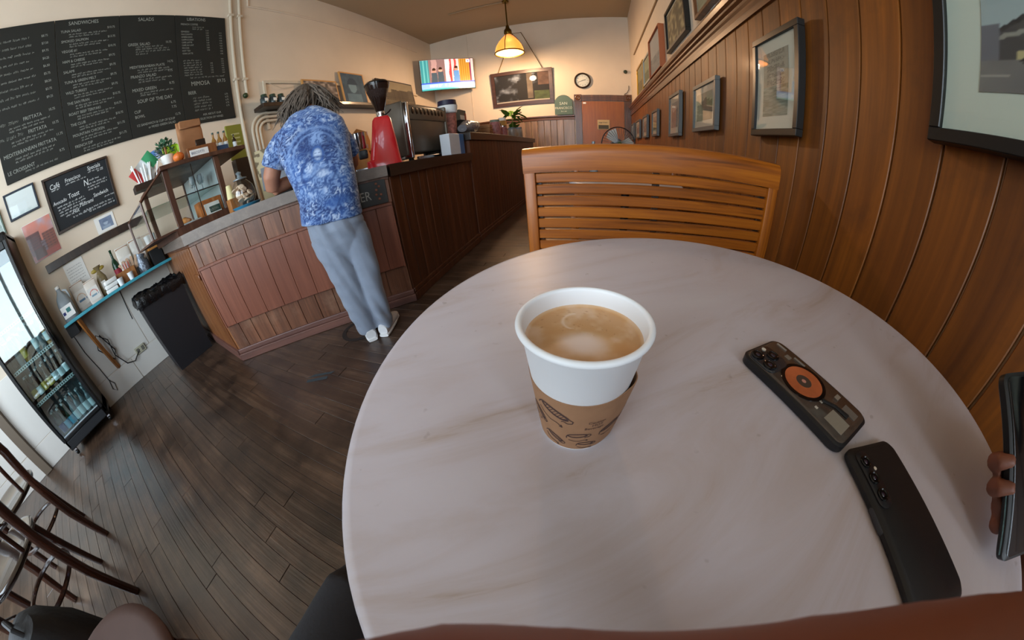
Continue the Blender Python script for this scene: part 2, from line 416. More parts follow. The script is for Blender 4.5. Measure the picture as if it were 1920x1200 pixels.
# ---- back wall with boarded lower part
wb = struct(MB().box(XL-.12, XR+.12, YB, YB+.12, 0, ZC).build('wall_back', plaster))
x = XL
bpm = MB().rbox(-.072, .072, -.018, 0, 0, 1.66, .006, 1).mesh('wall_board', wallwood_b, smooth=False)
while x < -0.45:
    inst('wall_board', bpm, wb, (min(x+.074, -0.50), YB, 0)); x += .149
tr = MB()
tr.prism([(0, 1.66), (-.03, 1.66), (-.035, 1.71), (-.06, 1.73), (-.06, 1.755), (0, 1.765)], XL, -0.42, Matrix(((0,0,1,0),(1,0,0,YB),(0,1,0,0),(0,0,0,1))))
struct(tr.build('trim_1', trimwood_x, smooth=False))
struct(MB().rbox(-2.83, -2.815, YB-.012, YB, 1.77, ZC, .003, 1).build('trim_6', plaster))

# ---- right wall: boarded to 1.76 m, plaster above, shop window near the street corner
wr = MB()
wr.box(XR, XR+.12, -0.75, YB, 0, ZC); wr.box(XR, XR+.12, YF, -2.5, 0, ZC); wr.box(XR, XR+.12, -2.5, -0.75, 0, .85); wr.box(XR, XR+.12, -2.5, -0.75, 3.25, ZC)
wr = struct(wr.build('wall_right', plaster))
MB().box(XR-.006, XR, -0.75, YB, 0, 1.77).build('backing', mat('groove_highlight', '#caa47e', 0.6), wr)  # pale backing paints the light caught along the board edges into the gaps
pm = MB().rbox(-.014, 0, -.0765, .0765, 0, 1.765, .0025, 1).mesh('wall_board', wallwood)
y = 0.31 - 0.16*6
while y < YB-.05:
    inst('wall_board', pm, wr, (XR-.004, y, 0)); y += .16
def rail(name, prof, y0, y1, m):   # profile (dx from wall, z) swept along Y
    M = Matrix(((-1,0,0,XR),(0,0,1,0),(0,1,0,0),(0,0,0,1)))
    return struct(MB().prism(prof, y0, y1, M).build(name, m, smooth=False))
rail('trim_2', [(0,1.755),(.032,1.755),(.034,1.79),(.026,1.795),(.026,1.835),(.034,1.85),(.034,1.87),(.05,1.885),(.05,1.90),(.066,1.915),(.075,1.945),(.075,1.958),(0,1.962)], -0.75, YB, trimwood)
rail('baseboard_right', [(0,0),(.04,0),(.04,.12),(.03,.14),(0,.14)], -0.75, YB, trimwood)

# ---- street front behind the photographer, with its window
wf = MB(); y0, y1 = YF-.12, YF
wf.box(XL, -3.3, y0, y1, 0, ZC); wf.box(.25, XR, y0, y1, 0, ZC); wf.box(-3.3, .25, y0, y1, 0, .75); wf.box(-3.3, .25, y0, y1, 3.35, ZC)
struct(wf.build('wall_front', plaster))
w1 = MB()
for x in (-3.3, -2.13, -0.95, 0.2): w1.box(x, x+.05, YF-.1, YF-.04, .75, 3.35)
for z in (.75, 2.55, 3.30): w1.box(-3.3, .25, YF-.1, YF-.04, z, z+.05)
w1 = struct(w1.build('window_1', trimwood_z))
MB().box(-3.3, .25, YF-.075, YF-.07, .75, 3.35).build('pane', pane, w1)
w2 = MB()
for y in (-2.5, -1.65, -0.8): w2.box(XR+.04, XR+.1, y, y+.05, .85, 3.25)
for z in (.85, 2.5, 3.2): w2.box(XR+.04, XR+.1, -2.5, -.75, z, z+.05)
w2 = struct(w2.build('window_2', trimwood_z))
MB().box(XR+.07, XR+.075, -2.5, -.75, .85, 3.25).build('pane', pane, w2)
# street outside
struct(MB().box(-14, 14, -16, YF-.13, -.2, -.15).box(XR+.13, 14, YF-.13, 12, -.2, -.15).build('pavement', mat('pavement', '#8c8a86', 0.9)))

# ---- back door
dr = struct(MB().rbox(-.25, .69, YB-.035, YB-.002, 0, 2.07, .004, 1).build('door_1', wood('door_wood', '#86480f', '#a8621a', '#985414', 'Z', 1.6, .45, .05, coat=.05, bump=.03)))
cas = MB()
cas.box(-.41, -.26, YB-.03, YB, 0, 2.08); cas.box(.70, .85, YB-.03, YB, 0, 2.08); cas.box(-.26, .70, YB-.03, YB, 2.08, 2.22)
for x in (-.41, .70):
    for k in range(3): cas.box(x+.025+k*.04, x+.045+k*.04, YB-.038, YB-.028, 0.2, 2.05)
cas.box(-.24, .68, YB-.038, YB-.028, 2.10, 2.12); cas.box(-.24, .68, YB-.038, YB-.028, 2.15, 2.17)
casing = cas.build('casing', trimwood_z, dr, smooth=False)
for x in (-.335, .775):
    blk = MB().rbox(x-.082, x+.082, YB-.045, YB, 2.075, 2.235, .004, 1).build('corner_block', trimwood_z, dr)
    MB().lathe([(0, 0), (.06, 0), (.06, .008), (.045, .014), (.035, .006), (.02, .006), (.015, .014), (0, .016)], 24, M=T((x, YB-.045, 2.155)) @ RX(PI/2)).build('rosette', trimwood_z, blk)
MB().ball((-.19, YB-.09, 1.0), .03).tube([(-.19, YB-.03, 1.0), (-.19, YB-.09, 1.0)], .012).build('door_knob', mat('brass_old', '#7a5a28', .35, 1.0), dr)
struct(MB().box(-.5, .9, YB-.001, YB+.13, 2.07, 2.071).build('trim_4', trimwood_z))

# ---- mouldings and conduits on the plaster
struct(MB().tube([(XL+.012, 2.34, 3.70), (XL+.012, 6.5, 3.70)], .012, 6).tube([(XL+.012, 2.34, 3.70), (XL+.012, 2.34, 3.9)], .012, 6).build('trim_5', plaster))

# ================================================================== TABLE, CUP, PHONES
def marble(name):
    m = bpy.data.materials.new(name); m.use_nodes = True; n = m.node_tree.nodes; L = m.node_tree.links; b = n['Principled BSDF']
    tc = n.new('ShaderNodeTexCoord'); mp = n.new('ShaderNodeMapping'); mp.inputs['Scale'].default_value = (1.5, 7.0, 1); mr_ = n.new('ShaderNodeMapping'); mr_.inputs['Rotation'].default_value = (0, 0, math.radians(-33))
    L.new(tc.outputs['Object'], mr_.inputs['Vector']); L.new(mr_.outputs[0], mp.inputs['Vector'])
    n1 = n.new('ShaderNodeTexNoise'); n1.inputs['Scale'].default_value = 1.5; n1.inputs['Detail'].default_value = 7; n1.inputs['Roughness'].default_value = .62; n1.inputs['Distortion'].default_value = 1.0
    L.new(mp.outputs[0], n1.inputs['Vector'])
    r = n.new('ShaderNodeValToRGB'); e = r.color_ramp.elements; e[0].position = 0.28; e[0].color = (*lin('#a89484'), 1); e[1].position = 0.50; e[1].color = (*lin('#c6bec3'), 1)
    x = e.new(0.36); x.color = (*lin('#bdb1b0'), 1); x = e.new(0.75); x.color = (*lin('#cbc5ca'), 1)
    L.new(n1.outputs['Fac'], r.inputs['Fac'])
    # fine dark specks
    n2 = n.new('ShaderNodeTexNoise'); n2.inputs['Scale'].default_value = 60; n2.inputs['Detail'].default_value = 2; L.new(tc.outputs['Object'], n2.inputs['Vector'])
    r2 = n.new('ShaderNodeValToRGB'); r2.color_ramp.elements[0].position = .72; r2.color_ramp.elements[1].position = .80; L.new(n2.outputs['Fac'], r2.inputs['Fac'])
    mm = n.new('ShaderNodeMath'); mm.operation = 'MULTIPLY'; mm.inputs[1].default_value = .35; L.new(r2.outputs['Color'], mm.inputs[0])
    mx = n.new('ShaderNodeMixRGB'); mx.inputs['Color2'].default_value = (*lin('#7d6a5c'), 1); L.new(mm.outputs[0], mx.inputs['Fac']); L.new(r.outputs['Color'], mx.inputs['Color1'])
    L.new(mx.outputs['Color'], b.inputs['Base Color']); b.inputs['Roughness'].default_value = 0.42; b.inputs['Specular IOR Level'].default_value = 0.3
    return m
marb = marble('marble')
TC = (0.209, 0.288); TR = 0.462
def round_table(label, c, R):
    t = thing('round_table', label, 'table', (c[0], c[1], 0), 0)
    prof = [(0, .712), (R-.012, .712), (R-.004, .715), (R-.001, .722), (R, .728), (R-.002, .734), (R-.007, .739), (R-.014, .74), (0, .74)]
    MB().lathe(prof, 128).build('tabletop', marb, t, ang=1.0)
    MB().lathe([(0, .0), (.03, .0), (.03, .68), (.05, .70), (.16, .708), (.16, .712), (0, .712)], 20).build('pedestal', black, t)
    base = MB().lathe([(0, .0), (.05, .02), (.06, .08), (.035, .12), (0, .12)], 20).build('base', black, t)
    for k in range(4):
        a = k*PI/2 + .4; MB().tube([(0, 0, .07), (.15*math.cos(a), .15*math.sin(a), .05), (.3*math.cos(a), .3*math.sin(a), .016)], [.026, .022, .016], 8).build('foot', black, base)
    return t
round_table('round white marble table with a coffee cup and two phones on it', TC, TR)
round_table('round marble table hidden beyond the slatted bench', (0.22, 2.15), .40)

# ---- paper coffee cup
CUPX, CUPY, CUPZ = -0.002, 0.163, 0.7402
cup = thing('coffee_cup', 'white paper cup of frothy coffee in a brown cardboard sleeve', 'cup', (CUPX, CUPY, CUPZ))
cupm = mat('cup_paper', '#eceef0', 0.45)
R0, R1, HC = .0295, .0432, .108
def rc(z): return R0 + (R1-R0)*z/HC
prof = [(R0-.003, .004), (R0-.0015, .0), (R0, .0), (R0+.0002, .002), (R1, HC-.004)]
prof += [(R1+.0012+.0024*math.cos(a), HC-.0005+.0024*math.sin(a)) for a in np.linspace(-1.6, PI, 10)]
prof += [(R1-.0015, HC-.006), (rc(.088)-.001, .088), (0, .088)]
MB().lathe(prof, 72).build('cup_body', cupm, cup, ang=1.2)
# coffee surface
def coffee_cols(x, y):
    r = np.hypot(x, y)/.041; a = np.arctan2(y, x)
    br, cr, pal = hexc('#c4935e'), hexc('#d8b698'), hexc('#e4d2ca')
    n = fbm(x*90+5, y*90+9, 4)
    c = mixc(np.broadcast_to(br, (*x.shape, 3)), cr, np.clip((n-.42)*3.2, 0, 1)*.6)
    # pale crescent towards the near side and pale spot in the middle
    cres = np.clip((.25 - (y/.041))*1.1 + (n-.5)*1.2 - .12*(x > .015), 0, 1)
    c = mixc(c, cr, cres*.75)
    sp = np.exp(-(((x+.0)/.017)**2 + ((y+.008)/.0125)**2)**2); c = mixc(c, pal, sp*.85)
    c = mixc(c, hexc('#c08a52'), np.exp(-((x-.028)**2+(y+.014)**2)/(.009**2))*.6)
    arc = np.exp(-((np.hypot(x+.006, y-.018)-.011)/.0011)**2)*(x < -.008)*(y > .008); c = mixc(c, hexc('#e4cdb6'), arc*.7)
    bub = (vn(x*900, y*900) > .93)*(y > .002)*(r < .9); c = mixc(c, hexc('#94602f'), bub*.5)
    c = mixc(c, hexc('#dec8b4'), np.clip((r-.94)/.05, 0, 1)*.5)
    return c
vs = [(0, 0, 0)]; fs = []; NR, NA = 60, 120
for j in range(1, NR+1):
    for k in range(NA):
        rr = rc(.0945)*.985*j/NR; a = 2*PI*k/NA; vs.append((rr*math.cos(a), rr*math.sin(a), .0006*max(0, j-NR+3)))
for k in range(NA): fs.append((0, 1+k, 1+(k+1) % NA))
for j in range(NR-1):
    for k in range(NA): fs.append((1+j*NA+k, 1+(j+1)*NA+k, 1+(j+1)*NA+(k+1) % NA, 1+j*NA+(k+1) % NA))
me = bpy.data.meshes.new('coffee'); me.from_pydata(vs, [], fs); me.update()
va = np.array(vs); setcol(me, coffee_cols(va[:, 0], va[:, 1])); me.materials.append(printmat('coffee_foam', .4))
o = bpy.data.objects.new('coffee', me); COL.objects.link(o); o.parent = cup; o.location = (0, 0, .0945)
me.polygons.foreach_set('use_smooth', [True]*len(me.polygons))
# sleeve: a folded cardboard band, a little looser than the cup, creased on two sides
SZ0, SZ1 = .004, .068
def sl_r(a, z):
    base = rc(z) + .0009
    k = max(0, math.cos(a-CR0))**24 + max(0, math.cos(a-CR0-PI))**24
    return base + k*(.0018 + .0012*z/.06)
CR0 = math.radians(-12)
vs = []; fs = []; NA, NZ = 160, 12
for j in range(NZ+1):
    for k in range(NA):
        a = 2*PI*k/NA; z = SZ0 + (SZ1-SZ0)*j/NZ - .0012*math.cos(a+PI/2)
        rr = sl_r(a, z); vs.append((rr*math.cos(a), rr*math.sin(a), z))
n0 = len(vs)
vs += [(x*.982, y*.982, z) for x, y, z in vs]
for j in range(NZ):
    for k in range(NA):
        q = (j*NA+k, j*NA+(k+1) % NA, (j+1)*NA+(k+1) % NA, (j+1)*NA+k); fs.append(q); fs.append(tuple(n0+i for i in q[::-1]))
for k in range(NA):
    t = NZ*NA; fs.append((t+k, t+(k+1) % NA, n0+t+(k+1) % NA, n0+t+k))
sl = MB().add(vs, fs).build('sleeve', mat('cardboard', '#9c7455', .85, vary=.06, vscale=90), cup, ang=1.2)
ink = MB()
def on_sleeve(pts):   # (arc position in m, height) -> surface
    out = []
    for u, z in pts:
        a = -PI/2 + u/.036; z2 = z - .0012*math.cos(a+PI/2); rr = sl_r(a, z2)+.0003; out.append((rr*math.cos(a), rr*math.sin(a), z2))
    return out
def stroke(pts, w=.0006):
    w = w*1.25
    for (u0, z0), (u1, z1) in zip(pts[:-1], pts[1:]):
        d = math.hypot(u1-u0, z1-z0) or 1e-6; nx, nz = -(z1-z0)/d*w/2, (u1-u0)/d*w/2
        ink.add(on_sleeve([(u0-nx, z0-nz), (u1-nx, z1-nz), (u1+nx, z1+nz), (u0+nx, z0+nz)]), [(0, 1, 2, 3)])
def doodle(u, z, s, rot=0.0, fill=True):   # a bean with a curl of steam, as on the sleeve
    def tr(p): return [(u+(x*math.cos(rot)-y*math.sin(rot))*s, z+(x*math.sin(rot)+y*math.cos(rot))*s) for x, y in p]
    el = lambda a0, a1, rx, ry, n=22: [(rx*math.cos(a), ry*math.sin(a)) for a in np.linspace(a0, a1, n)]
    stroke(tr(el(0.3, 2*PI-.1, .010, .0028)), .0011*s+.0002); stroke(tr([(-.010, .001), (-.0115, -.002), (-.0118, -.005)]), .0008)
    stroke(tr([(.007, -.001), (.010, .001), (.013, .0005), (.0135, -.002), (.011, -.004), (.008, -.0035), (.007, -.005)]), .0007)
    if fill:
        for k in range(7): stroke(tr([(-.007+k*.002, -.0018), (-.006+k*.002, .0018)]), .0005)
    stroke(tr([(-.010, -.008), (-.005, -.0105), (.001, -.011), (.006, -.0095), (.010, -.011)]), .0006); stroke(tr([(.0085, -.0088), (.0105, -.0111), (.0082, -.0118)]), .0006)
doodle(-.015, .053, 1.15, -.42); doodle(.0035, .0275, .8, .12, False); doodle(-.016, .018, .8, -.5); doodle(.012, .014, .7, -.1, False)
doodle(-.031, .040, .8, -.8); doodle(.032, .03, .9, .2); doodle(-.050, .03, 1, .2); doodle(.055, .04, 1, .1); doodle(-.07, .03, 1, 0); doodle(.075, .025, 1, .3)
for s, zz, dx in (('Caution', .0445, .0), ('HOT', .0405, .001), ('Beverage', .0365, -.001)):
    v, f = text_geo(s, .0042, 'CENTER'); ink.add(on_sleeve([(p[0]+.0165+dx, p[1]+zz) for p in v]), f)
ink.build('print', mat('sleeve_ink', '#4a3430', .8), sl, smooth=False)

# ---- phones
def phone_frame(p0, p1):   # centre line from the head end p0 to the tail end p1 -> placement
    d = Vector(p1)-Vector(p0); return (Vector(p0)+Vector(p1))/2, math.atan2(d.y, d.x)-PI/2 + PI
c, a = phone_frame((.2265, .2895, 0), (.2985, .148, 0))
ph = thing('phone', 'phone in a clear dark case with an orange record disc on its back', 'phone', (c.x, c.y, .74), a)
PL, PWd, PT = .158, .080, .0115
# local: +Y = head (camera end), X = across
MB().slab(PWd, PL, PT, .013).build('case', black, ph)
bk = MB().slab(PWd-.007, PL-.007, .0008, .010, M=T((0, 0, PT-.0002)), bev=.0002).build('back_plate', mat('smoked_back', '#4b4038', .25, vary=.25, vscale=60, coat=.5), ph)
MB().lathe([(0, 0), (.0305, 0), (.0305, .0012), (.0265, .0012), (.0265, .0006), (0, .0006)], 48, c=(0, .005, PT+.0004)).build('disc_ring', blackgloss, ph)
rec = MB().lathe([(.0105, .0004), (.0255, .0004), (.0255, .0008), (.0105, .0008)], 48, c=(0, .005, PT+.0008)).build('record_disc', mat('orange_disc', '#b8643c', .35, vary=.18, vscale=45), ph)
MB().lathe([(.0035, 0), (.0105, 0), (.0105, .0005), (.0035, .0005)], 32, c=(0, .005, PT+.0012)).build('record_label', mat('disc_label', '#4c4038', .4), rec)
MB().lathe([(0, 0), (.003, 0), (.003, .0006), (0, .0006)], 20, c=(0, .005, PT+.0013)).build('spindle', mat('spindle_pink', '#c88c7c', .4), rec)
cb = MB().slab(.043, .041, .0025, .011, M=T((-.0145, .0535, PT)), bev=.0006).build('camera_plate', mat('camera_plate', '#2a2b2e', .2, coat=.6), ph)
for x, y in ((-.0255, .064), (-.0255, .044), (-.0055, .054)):
    l = MB().lathe([(0, 0), (.0075, 0), (.0085, .0006), (.0085, .0022), (.007, .0026), (.0062, .0018), (0, .0018)], 28, c=(x, y, PT+.0022)).build('lens', blackgloss, cb)
    MB().lathe([(0, 0), (.0032, 0), (.0026, .0005), (0, .0007)], 16, c=(x, y, PT+.0041)).build('lens_glass', mat('lens_glass', '#241a30', .05, coat=1), l)
MB().lathe([(0, 0), (.003, 0), (.003, .0006), (0, .0006)], 16, c=(-.0065, .0685, PT+.0025)).build('flash', mat('flash', '#d8d0c0', .3), cb)
for x, y, sx, sy, co in ((-.026, -.035, .010, .006, '#8c8478'), (-.02, -.058, .013, .020, '#6e665e'), (.012, -.055, .024, .026, '#8d877a'), (-.029, .03, .004, .018, '#7c766e'), (-.03, .062, .004, .016, '#8c847a'), (-.02, .044, .008, .008, '#7a7064'), (.02, -.028, .004, .004, '#c8c4b8'), (.004, -.026, .006, .005, '#a8a498')):
    x = -x; MB().rbox(x-sx/2, x+sx/2, y-sy/2, y+sy/2, PT+.0003, PT+.0009, .0002, 1).build('circuit_detail', mat('detail_'+co, co, .5), bk)
MB().tube([(-.003, -.026, PT+.0018), (.006, -.042, PT+.0018), (.008, -.060, PT+.0018)], [.0028, .003, .004], 8, flat=.4).build('tone_arm', blackmatte, bk)
c, a = phone_frame((.3125, .1365, 0), (.3265, -.035, 0))
p2 = thing('phone', 'matt black phone face down nearest the table edge', 'phone', (c.x, c.y, .74), a)
MB().slab(.082, .172, .0095, .011, bev=.0025).build('case', mat('black_case', '#1b1a1c', .45, bump=.05, bscale=900), p2)
isl = MB().slab(.0205, .062, .0022, .009, M=T((-.0235, .048, .009)), bev=.0006).build('camera_island', mat('camera_island', '#1d1c20', .3), p2)
for y in (.066, .048, .030):
    l = MB().lathe([(0, 0), (.0068, 0), (.0068, .0016), (.0058, .002), (.005, .0012), (0, .0012)], 24, c=(-.0245, y, .011)).build('lens', blackgloss, isl)
    MB().lathe([(0, 0), (.0025, 0), (.002, .0005), (0, .0006)], 14, c=(-.0245, y, .0122)).build('lens_glass', MATS['lens_glass'], l)
MB().lathe([(0, 0), (.002, 0), (.002, .0005), (0, .0005)], 12, c=(-.015, .057, .0112)).build('flash', MATS['flash'], isl)
MB().slab(.0055, .026, .0015, .0025, M=T((-.0425, .011, .0048)) @ RY(PI/2), bev=.0004).build('side_button', mat('button_grey', '#3c3d42', .4), p2)

# ================================================================== SLATTED BENCHES
def bench(label, x0, x1, y, ztop, tilt):
    """high-backed slatted bench; back plane at y, sitter faces -Y"""
    xc = (x0+x1)/2; w = x1-x0
    b = thing('slatted_bench', label, 'bench', (xc, y, 0), 0, rot=(0, tilt, 0))
    # crest rail, rounded on top, gently crowned and rolled back
    crest = []; N = 24
    for i in range(N+1):
        u = -w/2 + w*i/N; crown = .010*(1-(2*i/N-1)**2)
        crest.append((u, crown))
    sec = [(-.021, -.085), (-.022, -.02), (-.018, .0), (-.006, .013), (.012, .017), (.03, .012), (.038, -.004), (.036, -.025), (.018, -.04), (.018, -.085)]
    vs = []; fs = []; n = len(sec)
    for u, cz in crest: vs += [(u, sy, ztop-.017+sz*(1 if sz < -.05 else 1)+cz*(1.0 if sz > -.05 else .9)) for sy, sz in sec]
    for i in range(N):
        for k in range(n): fs.append((i*n+k, (i+1)*n+k, (i+1)*n+(k+1) % n, i*n+(k+1) % n))
    fs.append(tuple(range(n))); fs.append(tuple(range(N*n, (N+1)*n))[::-1])
    MB().add(vs, fs).build('crest_rail', oak, b, ang=.6)
    for sx in (-1, 1):
        MB().rbox(sx*w/2-(.047 if sx > 0 else 0), sx*w/2+(.047 if sx < 0 else 0), -.02, .02, 0, ztop-.095, .006, 2).build('post', oak_z, b)
    z = ztop-.102; k = 0
    slm = MB().rbox(-(w/2-.047), (w/2-.047), -.011, .011, -.0192, .0192, .003, 1).mesh('slat', oak, smooth=False)
    while z > .50:
        s = inst('slat', slm, b, (0, 0, z-.0205)); z -= .0475
    for x in (-w/2+.053, 0, w/2-.053):
        MB().rbox(x-.014, x+.014, .011, .030, .46, ztop-.1, .002, 1).build('batten', darkwood, b)
    for k in range(7):
        MB().rbox(-w/2+.02, w/2-.02, -.47+k*.062, -.42+k*.062, .42, .442, .004, 1).build('seat_slat', oak, b)
    for sx in (-1, 1):
        MB().rbox(sx*w/2-(.05 if sx > 0 else 0), sx*w/2+(.05 if sx < 0 else 0), -.46, -.41, 0, .42, .006, 2).build('leg', oak_z, b)
        MB().rbox(sx*w/2-(.04 if sx > 0 else 0), sx*w/2+(.04 if sx < 0 else 0), -.45, .01, .36, .42, .004, 1).build('side_rail', oak, b)
    MB().rbox(-w/2+.04, w/2-.04, -.45, -.42, .35, .42, .004, 1).build('seat_rail', oak, b)
    return b
bench('varnished oak slatted bench across the marble table', -.264, .785, 1.2, .972, -.018)
bench('second oak bench whose top rail shows beyond the first', -.20, .80, 3.0, .968, 0)

# ================================================================== COUNTERS
FA = Vector((-1.26, 1.59, 0)); FB = Vector((-2.30, 0.622, 0))      # front face, right corner to left corner
fd = (FB-FA).normalized(); FLN = (FB-FA).length
fang = math.atan2(-fd.y, -fd.x)                                    # local +X runs left to right along the front
# local frame of the front: origin at left corner, X to the right, -Y towards the room
ct = thing('service_counter', 'angled plank-fronted service counter the customer leans on', 'counter', (FB.x, FB.y, 0), fang)
MB().prism([(.02, 0), (FLN-.01, 0), (FLN-.12, .1), (.05, .1)], 0, .893).build('carcass', sidewood, ct, smooth=False)
up = [0, .05, .155, .295, .43, .56, .69, .83, .96, 1.09, 1.22, 1.35, FLN]
for a, b in zip(up[:-1], up[1:]): MB().rbox(a+.001, b-.002, -.012, 0, .74, .893, .002, 1).build('upper_plank', ctrwood, ct, smooth=False)
lo = [0, .10, .205, .337, .468, .60, .73, .864, 1.0, 1.13, 1.26, FLN]
for a, b in zip(lo[:-1], lo[1:]): MB().rbox(a+.001, b-.002, -.012, 0, .09, .30, .002, 1).build('lower_plank', ctrwood, ct, smooth=False)
mp_ = [.012, .10, .238, .372, .51, .643, .767, .90, 1.03, 1.17, 1.30, FLN-.015]
for a, b in zip(mp_[:-1], mp_[1:]): MB().rbox(a+.0005, b-.001, -.034, -.012, .288, .725, .0025, 1).build('panel_plank', panelwood, ct, smooth=False)
MB().rbox(.005, FLN-.008, -.043, -.010, .722, .742, .003, 1).build('ledge', panelwood, ct, smooth=False)
for a in (.005, FLN-.02): MB().rbox(a, a+.012, -.038, -.010, .285, .722, .002, 1).build('panel_edge', panelwood, ct, smooth=False)
MB().rbox(-.012, .05, -.010, .02, .0, .893, .003, 1).build('corner_post', wood('post_wood', '#6c3e22', '#9c663a', '#84502c', 'Z', 1, .4, .1, coat=.2), ct, smooth=False)
bsm = wood('base_wood', '#4c3430', '#7c5448', None, 'X', 1, .45, .1)
MB().rbox(-.02, FLN+.01, -.035, 0, .0, .055, .004, 1).rbox(-.015, FLN+.005, -.024, 0, .055, .092, .006, 2).build('base_moulding', bsm, ct, smooth=False)
sg = MB().rbox(FLN-.24, FLN-.025, -.022, -.012, .745, .90, .002, 1).build('sign_panel', mat('sign_dark', '#2b2926', .45, vary=.2, vscale=14), ct)
tm = MB(); put_text(tm, 'ER', .085, T((FLN-.205, -.0235, .785)) @ RX(PI/2), sx=.8); tm.build('lettering', mat('sign_letters', '#a8a49c', .6), sg, smooth=False)
for k, (x, z) in enumerate(((.085, .03), (.07, .055), (.10, .06), (.095, .09), (.075, .11), (.09, .13))):
    MB().ball((FLN-.025-x+.03, -.022, .75+z), .009, .004, .009, 8, 6).build('painted_flower', mat('flower_paint', '#8a5a48', .7), sg)
# left end, running back to the wall
e0 = Vector((-2.31, .615, 0)); e1 = Vector((XL, .745, 0)); ed = (e0-e1).normalized(); el = (e0-e1).length
ce = thing('counter_end', 'wood-clad end of the service counter beside the black bin', 'counter', (e1.x, e1.y, 0), math.atan2(ed.y, ed.x))
MB().prism([(.01, .002), (el-.03, .002), (el-.06, .08), (.01, .08)], 0, .893).build('carcass', sidewood, ce, smooth=False)
n_ = 11
for k in range(n_): MB().rbox(k*(el-.02)/n_+.001, (k+1)*(el-.02)/n_-.001, -.012, .002, .08, .893, .002, 1).build('plank', MATS['post_wood'], ce, smooth=False)
MB().rbox(0, el, -.03, .002, 0, .085, .005, 2).build('base_moulding', bsm, ce, smooth=False)
MB().rbox(el-.19, el-.0, -.022, -.012, .66, .70, .004, 1).build('trim_block', MATS['post_wood'], ce)
# worktop over front and end
def offs(p, q, d):  # offset of segment towards the room side
    t = (q-p).normalized(); return Vector((-t.y, t.x, 0))*d
top = thing('worktop', 'worn grey wooden worktop along the angled service counter', 'worktop', (0, 0, 0))
nf = Vector((fd.y, -fd.x, 0)); nf = nf if nf.y < 0 else -nf
ne = Vector((ed.y, -ed.x, 0)); ne = ne if ne.y < 0 else -ne
c1 = FA + nf*.045; c2 = FB + nf*.05 + Vector((-.01, -.01, 0)); c3 = e1 + ne*.045
MB().prism([(c1.x, c1.y), (c2.x, c2.y), (c3.x+.002, c3.y), (XL+.002, e1.y+.5), (-2.05, e1.y+.55), (-1.64, 1.94)], .915, .985).build('slab', greywood, top, smooth=False)
MB().prism([(FA.x+nf.x*.02, FA.y+nf.y*.02), (FB.x+nf.x*.02, FB.y+nf.y*.02), (e1.x+.0, e1.y-.02), (XL, e1.y+.2), (-2.2, e1.y+.2), (-1.5, 1.75)], .895, .915).build('under_moulding', ctrwood, top, smooth=False)
# side of the counter, running to the back of the room
sd = thing('side_counter', 'dark boarded counter side running back past the espresso machine', 'counter', (-1.26, 1.59, 0))
MB().prism([(-.12, .14), (0, .03), (0, 1.38), (-.12, 1.38)], 0, .905).build('carcass', sidewood, sd, smooth=False)
spm = MB().rbox(-.002, .012, -.056, .056, .09, .905, .003, 1).mesh('plank', sidewood, smooth=False)
for k in range(11): inst('plank', spm, sd, (0, .058+k*.1165, 0))
MB().rbox(-.01, .03, .0, 1.37, 0, .06, .005, 2).rbox(-.01, .022, .0, 1.37, .06, .095, .006, 2).build('base_moulding', sidewood, sd, smooth=False)
MB().prism([(-.37, .365), (.045, -.02), (.045, 1.355), (-.65, 1.355), (-.65, .45)], .905, .985).build('top_slab', darktop, sd, smooth=False)
hb = thing('bar_counter', 'taller dark bar counter with jars along the far end', 'counter', (-1.26, 2.98, 0))
MB().box(-.55, 0, 0, 3.4, 0, 1.12).build('carcass', sidewood, hb, smooth=False)
spm2 = MB().rbox(-.002, .012, -.056, .056, .09, 1.12, .003, 1).mesh('plank', sidewood, smooth=False)
for k in range(29): inst('plank', spm2, hb, (0, .058+k*.1165, 0))
MB().rbox(-.01, .03, 0, 3.4, 0, .06, .005, 2).rbox(-.01, .022, 0, 3.4, .06, .095, .006, 2).build('base_moulding', sidewood, hb, smooth=False)
MB().rbox(-.6, .045, -.03, 3.44, 1.12, 1.205, .006, 2).build('top_slab', darktop, hb, smooth=False)

# ================================================================== LEFT WALL
def wall_frame(name, label, cat, wall, a, z, w, h, depth, fw, fm_, border, fn, nx=40, ny=40, glassy=True, pm_=None, matc='#d8d4c8', group=None, back=None, tilt=0.0):
    """framed sheet hung on a wall. a = centre along the wall, z = centre height"""
    loc, rz = {'L': ((XL+depth, a, z), PI/2), 'R': ((XR-depth-.03, a, z), -PI/2), 'RU': ((XR-depth, a, z), -PI/2), 'B': ((a, YB-depth, z), 0.0)}[wall]
    t = thing(name, label, cat, loc, rz, group)
    if tilt: t.rotation_euler = (tilt, 0, rz)
    f = MB()
    f.rbox(-w/2, w/2, 0, depth, h/2-fw, h/2, .002, 1); f.rbox(-w/2, w/2, 0, depth, -h/2, -h/2+fw, .002, 1)
    f.rbox(-w/2, -w/2+fw, 0, depth, -h/2+fw, h/2-fw, .002, 1); f.rbox(w/2-fw, w/2, 0, depth, -h/2+fw, h/2-fw, .002, 1)
    f.build('frame', fm_, t, smooth=False)
    iw, ih = w-2*fw, h-2*fw
    MB().box(-iw/2, iw/2, depth*.4, depth*.9, -ih/2, ih/2).build('mount', mat('mount_'+matc, matc, .85), t, smooth=False)
    if fn: print_sheet('print', iw-2*border, ih-2*border, fn, nx, ny, pm_ or printm, t, T((0, depth*.4-.002, 0)))
    if glassy: MB().box(-iw/2, iw/2, depth*.25, depth*.25+.0015, -ih/2, ih/2).build('glass', pane_pic, t, smooth=False)
    return t
